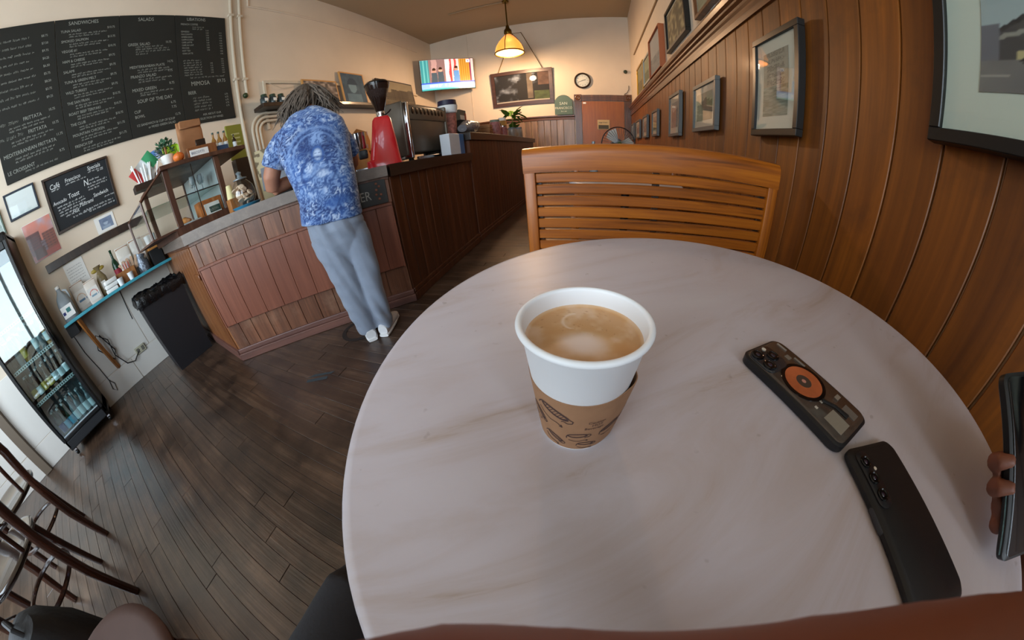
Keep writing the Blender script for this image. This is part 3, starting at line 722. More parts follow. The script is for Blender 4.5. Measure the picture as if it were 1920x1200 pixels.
def photo(seed, tone=('#2c2a28', '#b8b0a0'), kind='street'):
    def fn(u, v):
        a, b = hexc(tone[0]), hexc(tone[1]); s = seed*3.7
        n = fbm(u*6+s, v*6+s*1.3, 5); base = .25+.5*n
        if kind == 'street':
            roof = .55+.25*vn(np.floor(u*6)+s, 0*u)+.1*(u-.5); bl = v < roof
            win = ((u*24 % 1) < .5) & ((v*16 % 1) < .55) & bl & (v > .25)
            base = np.where(bl, .28+.22*vn(np.floor(u*6)+s+9, 0*u)+.12*(n-.5), .8+.2*(n-.5)); base = np.where(win, base*.5, base)
            base = np.where(v < .2, .42+.3*(n-.5)+.2*v, base)
        elif kind == 'face':
            d = np.hypot((u-.45)/.8, v-.55); base = np.where(d < .22, .75, base*.6); base = np.where((d < .3) & (v > .6), .15, base); base = np.where((v < .3) & (abs(u-.45) < .33), .5+.2*n, base)
        elif kind == 'sea':
            base = np.where(v > .45, .75+.15*n, .45+.35*(vn(u*8+s, v*60)-.5))
        elif kind == 'crowd':
            base = .2+.75*np.clip((vn(u*14+s, v*10+s)-.35)*1.7, 0, 1)
        return mixc(np.broadcast_to(a, (*u.shape, 3)), b, np.clip(base, 0, 1))
    return fn

# ---- menu board of four panels
def menu_panel(idx, y0, y1, label, lines):
    w = y1-y0-.004; h = 1.345; yc = (y0+y1)/2; zc = 2.8
    t = thing('menu_board', label, 'menu board', (XL+.025, yc, zc), PI/2, 'chalkboard menu panels')
    MB().rbox(-w/2, w/2, 0, .022, -h/2, h/2, .002, 1).build('panel', boardm, t, smooth=False)
    ch = MB(); sd_ = idx*100
    for ln in lines:
        kind = ln[0]
        if kind == 'T':      # text: x, z from top (fractions), size, string
            _, x, zt, sz, s = ln; put_text(ch, s, sz, T((-w/2+x*w, -.001, h/2-zt*h)) @ RX(PI/2), sx=.82)
        else:                # scribble: x, z, length, height
            _, x, zt, L_, hh = ln; sd_ += 1; scribble(ch, 0, 0, L_*w, hh, T((-w/2+x*w, -.001, h/2-zt*h)) @ RX(PI/2), sd_, .0022)
    ch.build('chalk_lettering', chalkm, t, smooth=False)['kind'] = 'stuff'
P1 = []
for k in range(9): P1 += [('S', .0+.03*(k % 3), .11+k*.055, .62, .022), ('T', .80, .11+k*.055, .032, '$'+('8.75', '7.50', '9.75', '4.25', '6.50', '5.75', '8.50', '3.75', '9.25')[k])]
P1 += [('S', .05, .655, .3, .034), ('T', .42, .655, .046, 'FRITTATA'), ('T', .8, .64, .034, '10.75'), ('S', .2, .685, .6, .018), ('S', .2, .705, .5, .018),
       ('S', .05, .745, .34, .034), ('T', .46, .745, .046, 'FRITTATA'), ('T', .82, .735, .034, '10.75'), ('S', .2, .775, .62, .018), ('S', .2, .795, .5, .018),
       ('T', .05, .85, .046, 'MEDITERRANEAN FRITTATA'), ('T', .85, .82, .034, '11.75'), ('S', .2, .88, .6, .018), ('S', .2, .9, .55, .018),
       ('T', .05, .955, .046, 'LE CROISSANT'), ('T', .85, .93, .034, '8.75'), ('S', .3, .975, .5, .018)]
P2 = [('T', .2, .05, .055, 'SANDWICHES')]
for k, (s, p) in enumerate((('TUNA SALAD', '10.75'), ('SMOKED SALMON', '13.75'), ('VEGGIE #1', '10.75'), ('HAM & CHEESE', '9.75'), ('SALAMI', '9.75'), ('TUNA & GREEN MELT', '9.75'), ('WILD TURKEY', '9.75'), ('THE SAN FRAN', '10.75'), ('ROAST BEEF TERIYAKI', '10.75'), ('THE CLUB', '10.75'), ('MOUNTAIN CHICKEN', '11.75'), ('FRENCH DIP', '11.75'))):
    zt = .105 + k*.0765
    P2 += [('T', .08, zt, .038, s), ('T', .80, zt-.004, .034, '$'+p), ('S', .2, zt+.024, .6, .017), ('S', .2, zt+.042, .48, .017)]
P3 = [('T', .32, .055, .06, 'SALADS'), ('T', .12, .27, .046, 'GREEK SALAD'), ('T', .80, .26, .038, '10.75'), ('S', .25, .29, .5, .02), ('S', .25, .31, .6, .02), ('S', .25, .33, .62, .02), ('S', .25, .35, .2, .02),
      ('T', .12, .46, .042, 'MEDITERRANEAN PLATE'), ('T', .8, .435, .038, '14.75'), ('S', .25, .485, .6, .02), ('S', .25, .505, .62, .02),
      ('T', .12, .54, .046, 'PRANZO SALAD'), ('T', .8, .515, .038, '9.75'), ('S', .25, .565, .6, .02), ('S', .25, .585, .5, .02),
      ('T', .12, .65, .05, 'MIXED GREEN'), ('T', .8, .625, .042, '8.75'), ('S', .25, .675, .6, .02), ('S', .25, .695, .3, .02),
      ('T', .18, .745, .056, 'SOUP OF THE DAY'), ('T', .1, .82, .044, 'CUP'), ('T', .78, .79, .04, '6.75'), ('T', .1, .86, .044, 'BOWL'), ('T', .78, .83, .04, '7.75'),
      ('T', .1, .925, .036, '1/2 SANDWICH & CUP OF SOUP'), ('T', .82, .895, .036, '12.75'), ('T', .3, .955, .034, 'or MIXED GREEN SALAD')]
P4 = [('T', .22, .05, .058, 'LIBATIONS'), ('T', .1, .095, .034, 'FRENCH COFFEE'), ('S', .32, .12, .22, .02), ('S', .32, .14, .2, .02)]
for k, s in enumerate(('ESPRESSO', 'MACCHIATO', 'AMERICANO', 'CAPPUCCINO', 'CAFE LATTE', 'CAFE AU LAIT', 'MOCHA', 'HOT TEA', 'CHAI LATTE')):
    P4 += [('T', .1, .165+k*.026, .028, s), ('T', .58, .15+k*.024, .026, '3.%d0' % (k % 9+1)), ('T', .85, .17+k*.026, .026, '4.%d5' % (k % 9+1))]
for k in range(7): P4 += [('S', .1, .44+k*.022, .34, .02), ('T', .85, .43+k*.022, .024, '4.%d5' % k)]
for k in range(5): P4 += [('T', .62, .47+k*.022, .024, '3.%d5' % k)]
P4 += [('S', .2, .60, .7, .022), ('T', .2, .665, .075, 'MIMOSA'), ('T', .72, .65, .06, '$9.75'), ('T', .12, .74, .055, 'BEER')]
for k in range(5): P4 += [('S', .2, .785+k*.027, .34, .026), ('T', .84, .775+k*.027, .03, '6.75')]
P4 += [('T', .34, .94, .036, 'ASK ABOUT OUR'), ('T', .27, .975, .036, 'SELECTION OF WINES')]
menu_panel(1, -.475, .14, 'leftmost chalkboard menu panel listing frittatas and a croissant', P1)
menu_panel(2, .14, .76, 'chalkboard menu panel headed SANDWICHES', P2)
menu_panel(3, .76, 1.365, 'chalkboard menu panel headed SALADS', P3)
menu_panel(4, 1.365, 2.0, 'chalkboard menu panel headed LIBATIONS beside the wall pipes', P4)
# ---- specials board
sb = wall_frame('specials_board', 'small framed chalkboard of handwritten specials below the menu', 'chalkboard', 'L', .142, 1.795, .645, .495, .03, .022, darkwood, 0, None, glassy=False, matc='#23262a')
ch = MB(); MT = lambda x, z: T((x, .011, z)) @ RX(PI/2)
for s, x, z, sz in (('Café', -.27, .135, .065), ('Francisco', -.12, .145, .05), ('Specials', .11, .175, .052), ('N', .04, .05, .08), ('Avocado', -.28, -.005, .046), ('Toast', -.13, .0, .06), ('Hot', -.13, -.14, .05), ('Pastrami', -.05, -.11, .05), ('Sandwich', .10, -.08, .05)):
    put_text(ch, s, sz, MT(x, z), shear=.2, sx=.8)
for k, (x, z, L_) in enumerate(((-.26, .115, .08), (-.12, .12, .2), (.11, .15, .15), (.2, .135, .06), (.1, .075, .1), (.07, .045, .2), (.07, .02, .2), (.07, -.005, .12), (-.25, -.04, .26), (-.25, -.065, .28), (-.25, -.09, .26), (-.25, -.115, .2), (-.2, -.14, .08), (-.14, -.175, .2), (-.03, -.165, .3), (.02, -.19, .26), (.2, -.12, .1))):
    scribble(ch, 0, 0, L_, .016, MT(x, z), 900+k, .002)
ch.build('chalk_lettering', mat('chalk_bright', '#dfe4e6', .95), sb, smooth=False)['kind'] = 'stuff'
# ---- pictures and papers on the left wall
def glare(u, v): return mixc(np.broadcast_to(hexc('#e6eef0'), (*u.shape, 3)), hexc('#c9d8d8'), (v < .12+.06*np.sin(u*20))*.6)  # white reflected glare painted into the print
wall_frame('framed_print', 'print painted over with white glare in a thin dark blue frame left of the specials board', 'picture', 'L', -.395, 1.95, .285, .225, .02, .016, mat('frame_blue_black', '#1e2a3a', .4), .002, glare, 12, 12, matc='#e8eef0')
wall_frame('framed_print', 'greenish framed print at the left edge of the photo', 'picture', 'L', -.735, 1.87, .27, .22, .02, .014, mat('frame_green', '#56685c', .5), .01, photo(3, ('#6c8078', '#c4d0c8'), 'sea'), 20, 20, matc='#c4d0c8')
def poster(u, v):
    c = mixc(np.broadcast_to(hexc('#d8806c'), (*u.shape, 3)), hexc('#b8a4b4'), np.clip(fbm(u*3, v*3)*2-.7, 0, 1)*(v > .55))
    for x0, x1, h_, co in ((.0, .48, .72, '#6c2c24'), (.55, 1, .62, '#8c4430'), (.44, .58, .45, '#7c6878')):
        b = (u > x0) & (u < x1) & (v < h_); c = np.where(b[:, None], hexc(co), c); wn = b & ((u*22 % 1) < .45) & ((v*14 % 1) < .5) & (v > .2); c = np.where(wn[:, None], hexc('#4c2420'), c)
    c = np.where((v < .16)[:, None], hexc('#a4483c'), c); c = np.where(((v < .3) & (u > .1) & (u < .5) & (v > .05))[:, None], hexc('#5c3428'), c); return c
t = thing('poster', 'orange and red street poster pinned below the glare-white print', 'poster', (XL+.006, -.335, 1.597), PI/2)
MB().box(-.138, .138, 0, .005, -.165, .165).build('backing', paper, t, smooth=False)
print_sheet('print', .27, .324, poster, 60, 60, printg, t, T((0, -.001, 0)))
t = thing('photo_print', 'small blue-toned photo print on white paper below the specials board', 'photo', (XL+.006, .272, 1.455), PI/2)
MB().box(-.10, .10, 0, .003, -.075, .075).build('sheet', paper, t, smooth=False)
print_sheet('print', .13, .10, photo(8, ('#5c6c8c', '#c0d0e0'), 'face'), 30, 24, printm, t, T((.01, -.001, 0)))
t = thing('paper_notice', 'white printed notice taped to the wall behind the jug', 'paper', (XL+.005, -.16, 1.17), PI/2)
MB().box(-.10, .10, 0, .002, -.12, .12).build('sheet', paper, t, smooth=False); ch = MB()
for k in range(6): scribble(ch, -.08, .07-k*.025, .15, .008, T((0, -.001, 0)) @ RX(PI/2), 500+k, .0012)
ch.build('lettering', mat('ink_grey', '#707078', .9), t, smooth=False)
tag(MB().rbox(0, .035, -.515, .515, -.036, .036, .003, 1).build('wall_rail', darkwood, loc=(XL, .115, 1.335)), 'dark wooden rail fixed to the wall above the turquoise shelf', 'rail')

# ---- turquoise shelf
tq = thing('wall_shelf', 'narrow shelf with a turquoise edge crowded with coffee bags', 'shelf', (XL, .14, .86))
tqm = mat('turquoise_paint', '#3d97a8', .45, vary=.15, vscale=12)
MB().rbox(.001, .36, -.59, .58, -.018, 0, .002, 1).build('board', darkwood, tq, smooth=False)
MB().rbox(.345, .365, -.592, .582, -.02, .006, .003, 1).build('edge_strip', tqm, tq, smooth=False)
MB().tube([(.33, -.46, -.02), (.012, -.40, -.62)], .022, 4).build('brace', brace_w, tq, smooth=False)
MB().rbox(.0, .30, -.60, -.50, -.12, -.02, .003, 1).build('bracket', blackmatte, tq)
SZ = .86
def pouch(label, y, x, w, h, d, colr, band, rz=PI/2, tilt=0.0, group='coffee bags on the turquoise shelf', top='#caa98c'):
    t = thing('coffee_bag', label, 'coffee bag', (x, y, SZ+.001), rz, group)
    rings = [((0, 0, 0), w/2*.92, d/2*.9), ((0, 0, h*.1), w/2, d/2), ((0, 0, h*.6), w/2*.98, d/2*.85), ((0, 0, h*.82), w/2*.95, d/2*.5), ((0, .003, h*.95), w/2*.92, d/2*.18), ((0, .006, h), w/2*.9, .004)]
    b = MB().loft(rings, 20, power=3.2).build('bag', mat('bag_'+colr, colr, .55, bump=.3, bscale=40), t)
    def lab(u, v):
        c = np.broadcast_to(hexc('#dcd8d2'), (*u.shape, 3)); d_ = np.hypot(u-.5, (v-.45)*1.1)
        c = np.where((np.abs(d_-.36) < .035)[:, None] & (v > .45)[:, None], hexc(top), c); c = np.where(((v > .28) & (v < .42) & (np.abs(u-.5) < .3+.1*np.sin(u*30)))[:, None], hexc(band), c); return c
    print_sheet('label', w*.8, h*.55, lab, 30, 30, printm, b, T((0, -d/2*.99-.001, h*.40)))
    MB().rbox(-w*.42, w*.42, -.004, .004, h*.93, h*.97, .002, 1).build('tin_tie', kraft, t)
    if tilt: t.rotation_euler = (tilt, 0, rz)
    return t
pouch('white coffee bag leaning at the back left of the turquoise shelf', -.215, -3.70, .15, .25, .08, '#d4cfc8', '#5c7c98', tilt=-.1)
pouch('white coffee bag with reddish top at the front left of the turquoise shelf', -.09, -3.58, .13, .20, .08, '#d8cfc4', '#7c98a8', top='#c85c50')
pouch('white coffee bag beside the green bottle on the shelf', .315, -3.665, .15, .32, .08, '#d8d2c8', '#5c7c98')
pouch('white coffee bag behind the clear bag near the counter', .462, -3.68, .15, .33, .08, '#d4d0c8', '#4c7478')
# jug
j = thing('plastic_jug', 'translucent plastic jug with a white label at the shelf end', 'jug', (-3.58, -.365, SZ+.001), PI/2)
MB().loft([((0, 0, 0), .062, .062), ((0, 0, .01), .068, .068), ((0, 0, .15), .068, .068), ((0, 0, .2), .055, .055), ((0, 0, .25), .022, .022), ((0, 0, .275), .02, .02)], 24, power=3).build('body', mat('jug_plastic', '#b8c4cc', .3, trans=.55, ior=1.3), j)
MB().lathe([(0, 0), (.022, 0), (.022, .022), (0, .022)], 20, c=(0, 0, .276)).build('cap', white, j)
MB().tube([(.03, 0, .25), (.06, 0, .235), (.067, 0, .19), (.062, 0, .16)], .009, 8).build('handle', mat('jug_handle', '#c0ccd4', .35), j)
lb = MB().rbox(-.055, .055, -.071, -.069, .03, .13, .0005, 1).build('label', paper, j)
MB().rbox(-.01, .03, -.0725, -.0712, .07, .105, .0003, 1).build('label_patch', mat('label_teal', '#3c7c7c', .6), lb); MB().rbox(-.05, -.025, -.0725, -.0712, .06, .085, .0003, 1).build('label_patch', mat('label_navy', '#20286c', .6), lb)
# gift bag with bow
g = thing('gift_bag', 'cellophane gift bag tied with a gold bow on the shelf', 'gift bag', (-3.66, .03, SZ+.001), PI/2)
MB().loft([((0, 0, 0), .05, .04), ((0, 0, .02), .055, .045), ((0, 0, .16), .05, .04), ((0, 0, .23), .014, .014), ((0, 0, .27), .04, .03)], 18, power=3).build('bag', mat('cellophane', '#7c6c4c', .25, bump=.5, bscale=35), g)
for s_ in (-1, 1): MB().ball((s_*.035, 0, .24), .034, .012, .018, 10, 8).build('bow_loop', mat('gold_ribbon', '#a08a3c', .4), g)
MB().rbox(-.022, .022, -.047, -.044, .05, .13, .001, 1).build('label', paper, g)
# napkins
for k in range(3):
    tag(MB().rbox(-.06, .06, -.055, .055, 0, .036, .008, 2).build('napkin_stack', paper, loc=(-3.55+.008*k, .075+.006*k, SZ+.001+.0375*k), rot=(0, 0, PI/2+.08*k)), ('lowest', 'middle', 'top')[k]+' of three white napkin stacks on the turquoise shelf', 'napkins', 'white napkin stacks')
bx = thing('wooden_box', 'orange-brown wooden box behind two white cups on the shelf', 'box', (-3.60, .235, SZ+.001), PI/2)
bw = brace_w
MB().rbox(-.12, .12, -.05, .05, 0, .008, .002, 1).build('bottom', bw, bx)
for a_, b_, c_, d_ in ((-.12, .12, -.05, -.042), (-.12, .12, .042, .05), (-.12, -.112, -.042, .042), (.112, .12, -.042, .042)): MB().rbox(a_, b_, c_, d_, .008, .11, .002, 1).build('side', bw, bx)
for k, (yy_, lab_) in enumerate(((.175, 'left of the two white paper cups in front of the wooden box'), (.285, 'right of the two white paper cups in front of the wooden box'))):
    tag(MB().lathe([(.022, 0), (.03, .07), (.0315, .073), (.029, .073), (.021, .004), (0, .004)], 20).build('paper_cup', cupm, loc=(-3.492, yy_, SZ+.001)), lab_, 'cup', 'paper cups on the shelf')
for k in range(6):
    tag(MB().tube([(0, 0, 0), (.004*(k-2.5), .006*(k % 2), .16)], .003, 6).build('straw', mat('straw_red' if k % 2 else 'straw_white', '#c03840' if k % 2 else '#e8e0dc', .5), loc=(-3.58, .25+.012*k, SZ+.01)), ('first', 'second', 'third', 'fourth', 'fifth', 'sixth')[k]+' straw from left in the wooden box, '+('red' if k % 2 else 'white'), 'straw', 'straws in the wooden box')
def bottle(name, label, loc, H, R, glassm, cap=None, lab_=None, group=None, cat='bottle', neck=.35, seg=16):
    t = thing(name, label, cat, loc, random.uniform(0, .6), group)
    MB().lathe([(0, 0), (R*.92, 0), (R, R*.1), (R, H*.55), (R*.85, H*.63), (R*neck, H*.75), (R*neck*.9, H*.95), (R*neck, H*.96), (R*neck, H), (0, H)], seg).build('glass', glassm, t)
    if lab_: MB().lathe([(R*1.015, H*.14), (R*1.015, H*.46)], seg, cap=False).build('label', lab_, t)
    if cap: MB().lathe([(0, H*.93), (R*neck*1.15, H*.93), (R*neck*1.15, H*1.02), (0, H*1.02)], 12).build('cap', cap, t)
    return t
gl_green = mat('glass_green', '#123a22', .1, trans=.3); gl_dark = mat('glass_dark', '#2a1a10', .1, trans=.2); gl_clear = mat('glass_clear_bottle', '#a8b8c0', .08, trans=.6)
gl_amber = mat('glass_amber', '#b08040', .1, trans=.3)
bottle('bottle', 'dark green bottle with red collar among the coffee bags', (-3.70, .205, SZ+.001), .34, .036, gl_green, None, mat('collar_red', '#8c2030', .6))
fan_ = thing('stirrer_cup', 'fan of wooden stirrers and paper sachets in front of the bags', 'stirrers', (-3.60, .34, SZ+.112))
for k in range(6): MB().rbox(-.003, .003, -.012, .012, 0, .12, .001, 1).build('sachet', mat('sachet', '#c8a88c', .7), fan_, rot=(.25*(2.5-k), 0, 0), loc=(.004*k-.01, .018*(k-2.5), -.035))
cl = thing('clear_bag', 'clear plastic bag of silver sachets near the counter end', 'bag', (-3.57, .445, SZ+.001), PI/2)
MB().loft([((0, 0, 0), .055, .045), ((0, 0, .03), .062, .05), ((.004, 0, .09), .056, .045), ((-.004, 0, .13), .035, .03), ((.01, 0, .17), .045, .02)], 18).build('bag', mat('foil_bag', '#78808c', .25, .6, bump=1.0, bscale=45), cl)
bxd = tag(MB().rbox(-.07, .07, -.07, .06, 0, .15, .004, 1).build('black_caddy', blackmatte, loc=(-3.62, .61, SZ+.001)), 'black box under the cup crate against the counter end', 'box')
cr = thing('cup_crate', 'small orange crate holding upright white cups on the black box', 'crate', (-3.62, .61, SZ+.152))
MB().rbox(-.055, .055, -.065, .065, 0, .06, .003, 1).build('crate', mat('crate_orange', '#b87a3c', .6), cr)
for k in range(4): MB().lathe([(0, 0), (.02, 0), (.026, .09), (0, .09)], 14, c=(-.03+.06*(k % 2), -.03+.06*(k//2), .05)).build('cup', cupm, cr)

# ---- cables and outlet under the shelf
cb_ = MB().tube([(XL+.03, .02, .25), (XL+.05, -.08, .19), (XL+.05, -.16, .22), (XL+.06, -.22, .36), (XL+.07, -.20, .52), (XL+.09, -.28, .62), (XL+.1, -.33, .50), (XL+.07, -.24, .33), (XL+.05, -.19, .40), (XL+.07, -.25, .60)], .006, 6)
tag(cb_.build('power_cable', black), 'black cable looping round the brace to the wall outlet', 'cable')
tag(MB().tube([(XL+.02, -.47, .80), (XL+.02, -.46, .55), (XL+.02, -.43, .35), (XL+.02, -.42, .20), (XL+.03, -.44, .12), (XL+.03, -.41, .08), (XL+.03, -.39, .15), (XL+.02, -.42, .21)], .004, 6).build('thin_cable', black), 'thin dark cable coiled at the foot of the wall by the fridge', 'cable')
ou = thing('wall_outlet', 'cream double wall outlet near the floor beside the bin', 'outlet', (XL+.0125, .03, .245), PI/2)
MB().rbox(-.06, .06, -.02, 0, -.035, .035, .004, 1).build('plate', mat('outlet_cream', '#b8b49c', .5), ou)
for x in (-.03, .03): MB().rbox(x-.016, x+.016, -.024, -.019, -.022, .022, .002, 1).build('socket', mat('socket_grey', '#6c6a60', .5), ou)
tag(MB().tube([(XL+.012, .14, .84), (XL+.012, .12, .53)], .004, 6).build('pull_cord', blackmatte), 'short dark cord hanging below the turquoise shelf', 'cord')

# ---- bin
bn = thing('waste_bin', 'tall black rectangular bin with a crumpled black liner', 'bin', (-3.27, .415, 0), 0)
vs = []
for z, k in ((0, .86), (.70, 1.0)): vs += [(-.22*k, -.215*k, z), (.22*k, -.215*k, z), (.22*k, .215*k, z), (-.22*k, .215*k, z)]
MB().add(vs, [(0, 3, 2, 1), (0, 1, 5, 4), (1, 2, 6, 5), (2, 3, 7, 6), (3, 0, 4, 7)]).build('body', mat('bin_black', '#1d1c20', .5), bn, smooth=False)
MB().rbox(-.228, .228, -.223, .223, .66, .70, .006, 2).build('rim', mat('bin_black', '#1d1c20', .5), bn)
rn = random.Random(5); vs = []; fs = []; N = 80
def sq(a, s):
    c, d = math.cos(a), math.sin(a); k = 1/max(abs(c), abs(d)); return (c*k*s, d*k*s*.98)
for j, (s, z) in enumerate(((.232, .625), (.24, .66), (.236, .70), (.228, .725), (.205, .715), (.195, .60))):
    for k in range(N):
        x, y = sq(2*PI*k/N, s+rn.uniform(-.008, .008)); vs.append((x, y, z+rn.uniform(-.014, .014)))
for j in range(5):
    for k in range(N): fs.append((j*N+k, j*N+(k+1) % N, (j+1)*N+(k+1) % N, (j+1)*N+k))
MB().add(vs, fs).build('liner', mat('bin_liner', '#0d0d0f', .2, bump=.4, bscale=60), bn, ang=3)

# ---- fridge
FR_ = thing('drinks_fridge', 'tall black glass-door drinks fridge on castors by the wall', 'fridge', (-3.60, -.81, 0), PI/2)
fw, fdp, fh = .50, .40, 1.70
fb = mat('fridge_black', '#121315', .35)
inn = mat('fridge_inner', '#5c6468', .5)
MB().rbox(-fw/2, -fw/2+.03, -.17, .205, .09, fh, .006, 2).rbox(fw/2-.03, fw/2, -.17, .205, .09, fh, .006, 2).rbox(-fw/2, fw/2, .19, .205, .09, fh, .004, 1).rbox(-fw/2, fw/2, -.17, .205, fh-.05, fh+.03, .02, 3).rbox(-fw/2, fw/2, -.17, .205, .06, .17, .006, 2).build('body', fb, FR_)
MB().box(-.215, .215, .16, .188, .17, 1.64).build('back_liner', inn, FR_, smooth=False)
MB().rbox(-.215, .215, -.19, -.165, 1.50, 1.66, .004, 1).build('header', mat('fridge_header', '#3a5058', .3), FR_)
dd = MB(); yy0, yy1 = -.21, -.175
dd.rbox(-fw/2+.005, -fw/2+.035, yy0, yy1, .16, 1.66, .004, 1).rbox(fw/2-.035, fw/2-.005, yy0, yy1, .16, 1.66, .004, 1).rbox(-fw/2+.035, fw/2-.035, yy0, yy1, .16, .19, .004, 1).rbox(-fw/2+.035, fw/2-.035, yy0, yy1, 1.60, 1.66, .004, 1)
door = dd.build('door_frame', fb, FR_)
MB().box(-fw/2+.035, fw/2-.035, -.195, -.19, .19, 1.60).build('glass', glass('fridge_glass', (.82, .93, .93), .10), door, smooth=False)
MB().rbox(-fw/2+.04, fw/2-.04, -.205, -.20, .185, .20, .001, 1).build('sill', mat('sill_pale', '#a8b8c0', .3), door)
MB().tube([(fw/2-.012, -.225, .75), (fw/2-.012, -.235, .85), (fw/2-.012, -.235, 1.2), (fw/2-.012, -.225, 1.3)], .009, 8).build('handle', blackgloss, door)
for z in (.53, .82, 1.12):
    s_ = MB(); s_.box(-.215, .215, -.165, -.155, z-.024, z+.002)
    for k in range(12): s_.box(-.212+k*.0382, -.207+k*.0382, -.155, .16, z-.006, z)
    sh = s_.build('wire_shelf', mat('shelf_white', '#c8d0d0', .4), FR_, smooth=False)
    for k in range(20): MB().box(-.208+k*.0215, -.198+k*.0215, -.1665, -.1648, z-.018, z-.004).build('price_slot', blackmatte, sh)
for x in (-.22, .22):
    for y in (-.15, .17):
        w_ = MB().lathe([(0, -.012), (.022, -.012), (.025, 0), (.022, .012), (0, .012)], 16, M=T((x, y, .026)) @ RY(PI/2)).build('castor', blackgloss, FR_)
        MB().rbox(x-.016, x+.016, y-.012, y+.012, .03, .062, .003, 1).build('fork', chrome, w_)
MB().rbox(-.22, .22, -.205, -.195, .075, .15, .003, 1).build('grille', mat('grille', '#1c1e22', .5), FR_)
fl_ = bpy.data.lights.new('fridge_tube', 'AREA'); fl_.shape = 'RECTANGLE'; fl_.size = .4; fl_.size_y = .03; fl_.energy = 1.2; fl_.color = (.7, .92, 1)
o = bpy.data.objects.new('fridge_tube', fl_); COL.objects.link(o); o.parent = FR_; o.location = (0, -.14, 1.57)
def in_fridge(lx, ly): return (-3.60-ly, -.81+lx)
lw = mat('label_white', '#dfe6ea', .6); lcy = mat('label_cyan', '#48a8c8', .5); lyel = mat('label_yellow', '#c8a848', .5); lblu = mat('label_blue', '#3858a8', .5)
rows = ((.821, .24, .030, ((-.17, gl_dark, None), (-.11, gl_clear, None), (-.05, gl_amber, lyel), (.01, gl_dark, None), (.07, gl_clear, lw), (.125, gl_clear, None), (.187, gl_amber, lw)), 'top lit'),
        (.531, .22, .029, ((-.18, gl_dark, lyel), (-.12, gl_dark, lw), (-.06, gl_dark, lyel), (0, gl_dark, lyel), (.06, gl_dark, lw), (.12, gl_dark, lw), (.18, gl_dark, lw)), 'middle'),
        (.172, .23, .029, ((-.18, gl_green, lblu), (-.12, gl_green, lcy), (-.06, gl_green, lcy), (0, gl_clear, lw), (.06, gl_clear, lw), (.12, gl_clear, lw), (.18, gl_clear, lw)), 'bottom'))
nm_ = {id(gl_dark): 'dark brown', id(gl_clear): 'clear', id(gl_amber): 'amber', id(gl_green): 'green'}
nl_ = {id(None): 'without label', id(lw): 'with a white label', id(lyel): 'with a yellow label', id(lcy): 'with a cyan label', id(lblu): 'with a blue label'}
for z, H, R, items, shelf in rows:
    for q_, (x, gm, lm) in enumerate(items):
        for d_ in (-.10, -.03):
            wx, wy = in_fridge(x, d_)
            bottle('fridge_bottle', '%s bottle %s %s from left on %s fridge shelf%s' % (nm_[id(gm)], nl_[id(lm)] if lm else 'without label', ('first', 'second', 'third', 'fourth', 'fifth', 'sixth', 'seventh')[q_], shelf, '' if d_ < -.05 else ' back row'), (wx, wy, z), H*random.uniform(.92, 1.05), R, gm, mat('cap_white', '#d0d4d8', .5), lm, 'bottles in the fridge', seg=12)

# ================================================================== DISPLAY CASE AND WHAT STANDS ON IT
CX = -2.5
case = thing('display_case', 'wood and glass pastry case standing on the counter', 'display case', (CX, 0, .986))
cw = wood('case_wood', '#3c241a', '#6c4836', '#543426', 'Z', 1, .45, .1)
def zz(z): return z-.986
MB().box(-.95, 0, .62, 1.09, 0, zz(1.045)).build('base', cw, case, smooth=False)
MB().box(-.95, 0, .435, .62, zz(1.032), zz(1.045)).build('front_floor', cw, case, smooth=False)
MB().rbox(-.97, .03, .625, 1.335, zz(1.455), zz(1.487), .003, 1).build('top_board', cw, case, smooth=False)
for x in (0, -.93):
    for y_ in (.665, 1.075): MB().rbox(x-.02, x+.005, y_-.022, y_+.022, zz(1.045), zz(1.455), .002, 1).build('post', cw, case, smooth=False)
    MB().tube([(x-.008, .645, zz(1.463)), (x-.008, .440, zz(1.31))], .010, 4).build('slope_bar', cw, case, smooth=False)
    MB().tube([(x-.008, .440, zz(1.31)), (x-.008, .440, zz(1.045))], .010, 4).build('front_bar', cw, case, smooth=False)
cg = glass('case_glass', (.93, .96, .95), .03)
E_ = MB().add([(0, .44, zz(1.045)), (0, 1.08, zz(1.045)), (0, 1.08, zz(1.455)), (0, .645, zz(1.455)), (0, .44, zz(1.31))], [(0, 1, 2, 3, 4)]).build('end_glass', cg, case, smooth=False)
MB().add([(-.93, .44, zz(1.045)), (0, .44, zz(1.045)), (0, .44, zz(1.31)), (-.93, .44, zz(1.31))], [(0, 1, 2, 3)]).build('front_glass', cg, case, smooth=False)
MB().add([(-.93, .44, zz(1.31)), (0, .44, zz(1.31)), (0, .645, zz(1.455)), (-.93, .645, zz(1.455))], [(0, 1, 2, 3)]).build('slope_glass', cg, case, smooth=False)
MB().box(-.92, -.03, .47, 1.06, zz(1.24), zz(1.248)).build('glass_shelf', glass('shelf_glass', (.75, .86, .82), .08), case, smooth=False)
MB().box(-.93, 0, 1.065, 1.08, zz(1.045), zz(1.455)).build('rear_panel', mat('case_rear', '#b4c0c2', .4), case, smooth=False)
MB().rbox(-.012, -.008, .865, .872, zz(1.05), zz(1.45), .001, 1).build('mullion', darkwood, case)
MB().rbox(-.014, -.008, .69, 1.05, zz(1.236), zz(1.244), .001, 1).build('shelf_edge', darkwood, case)
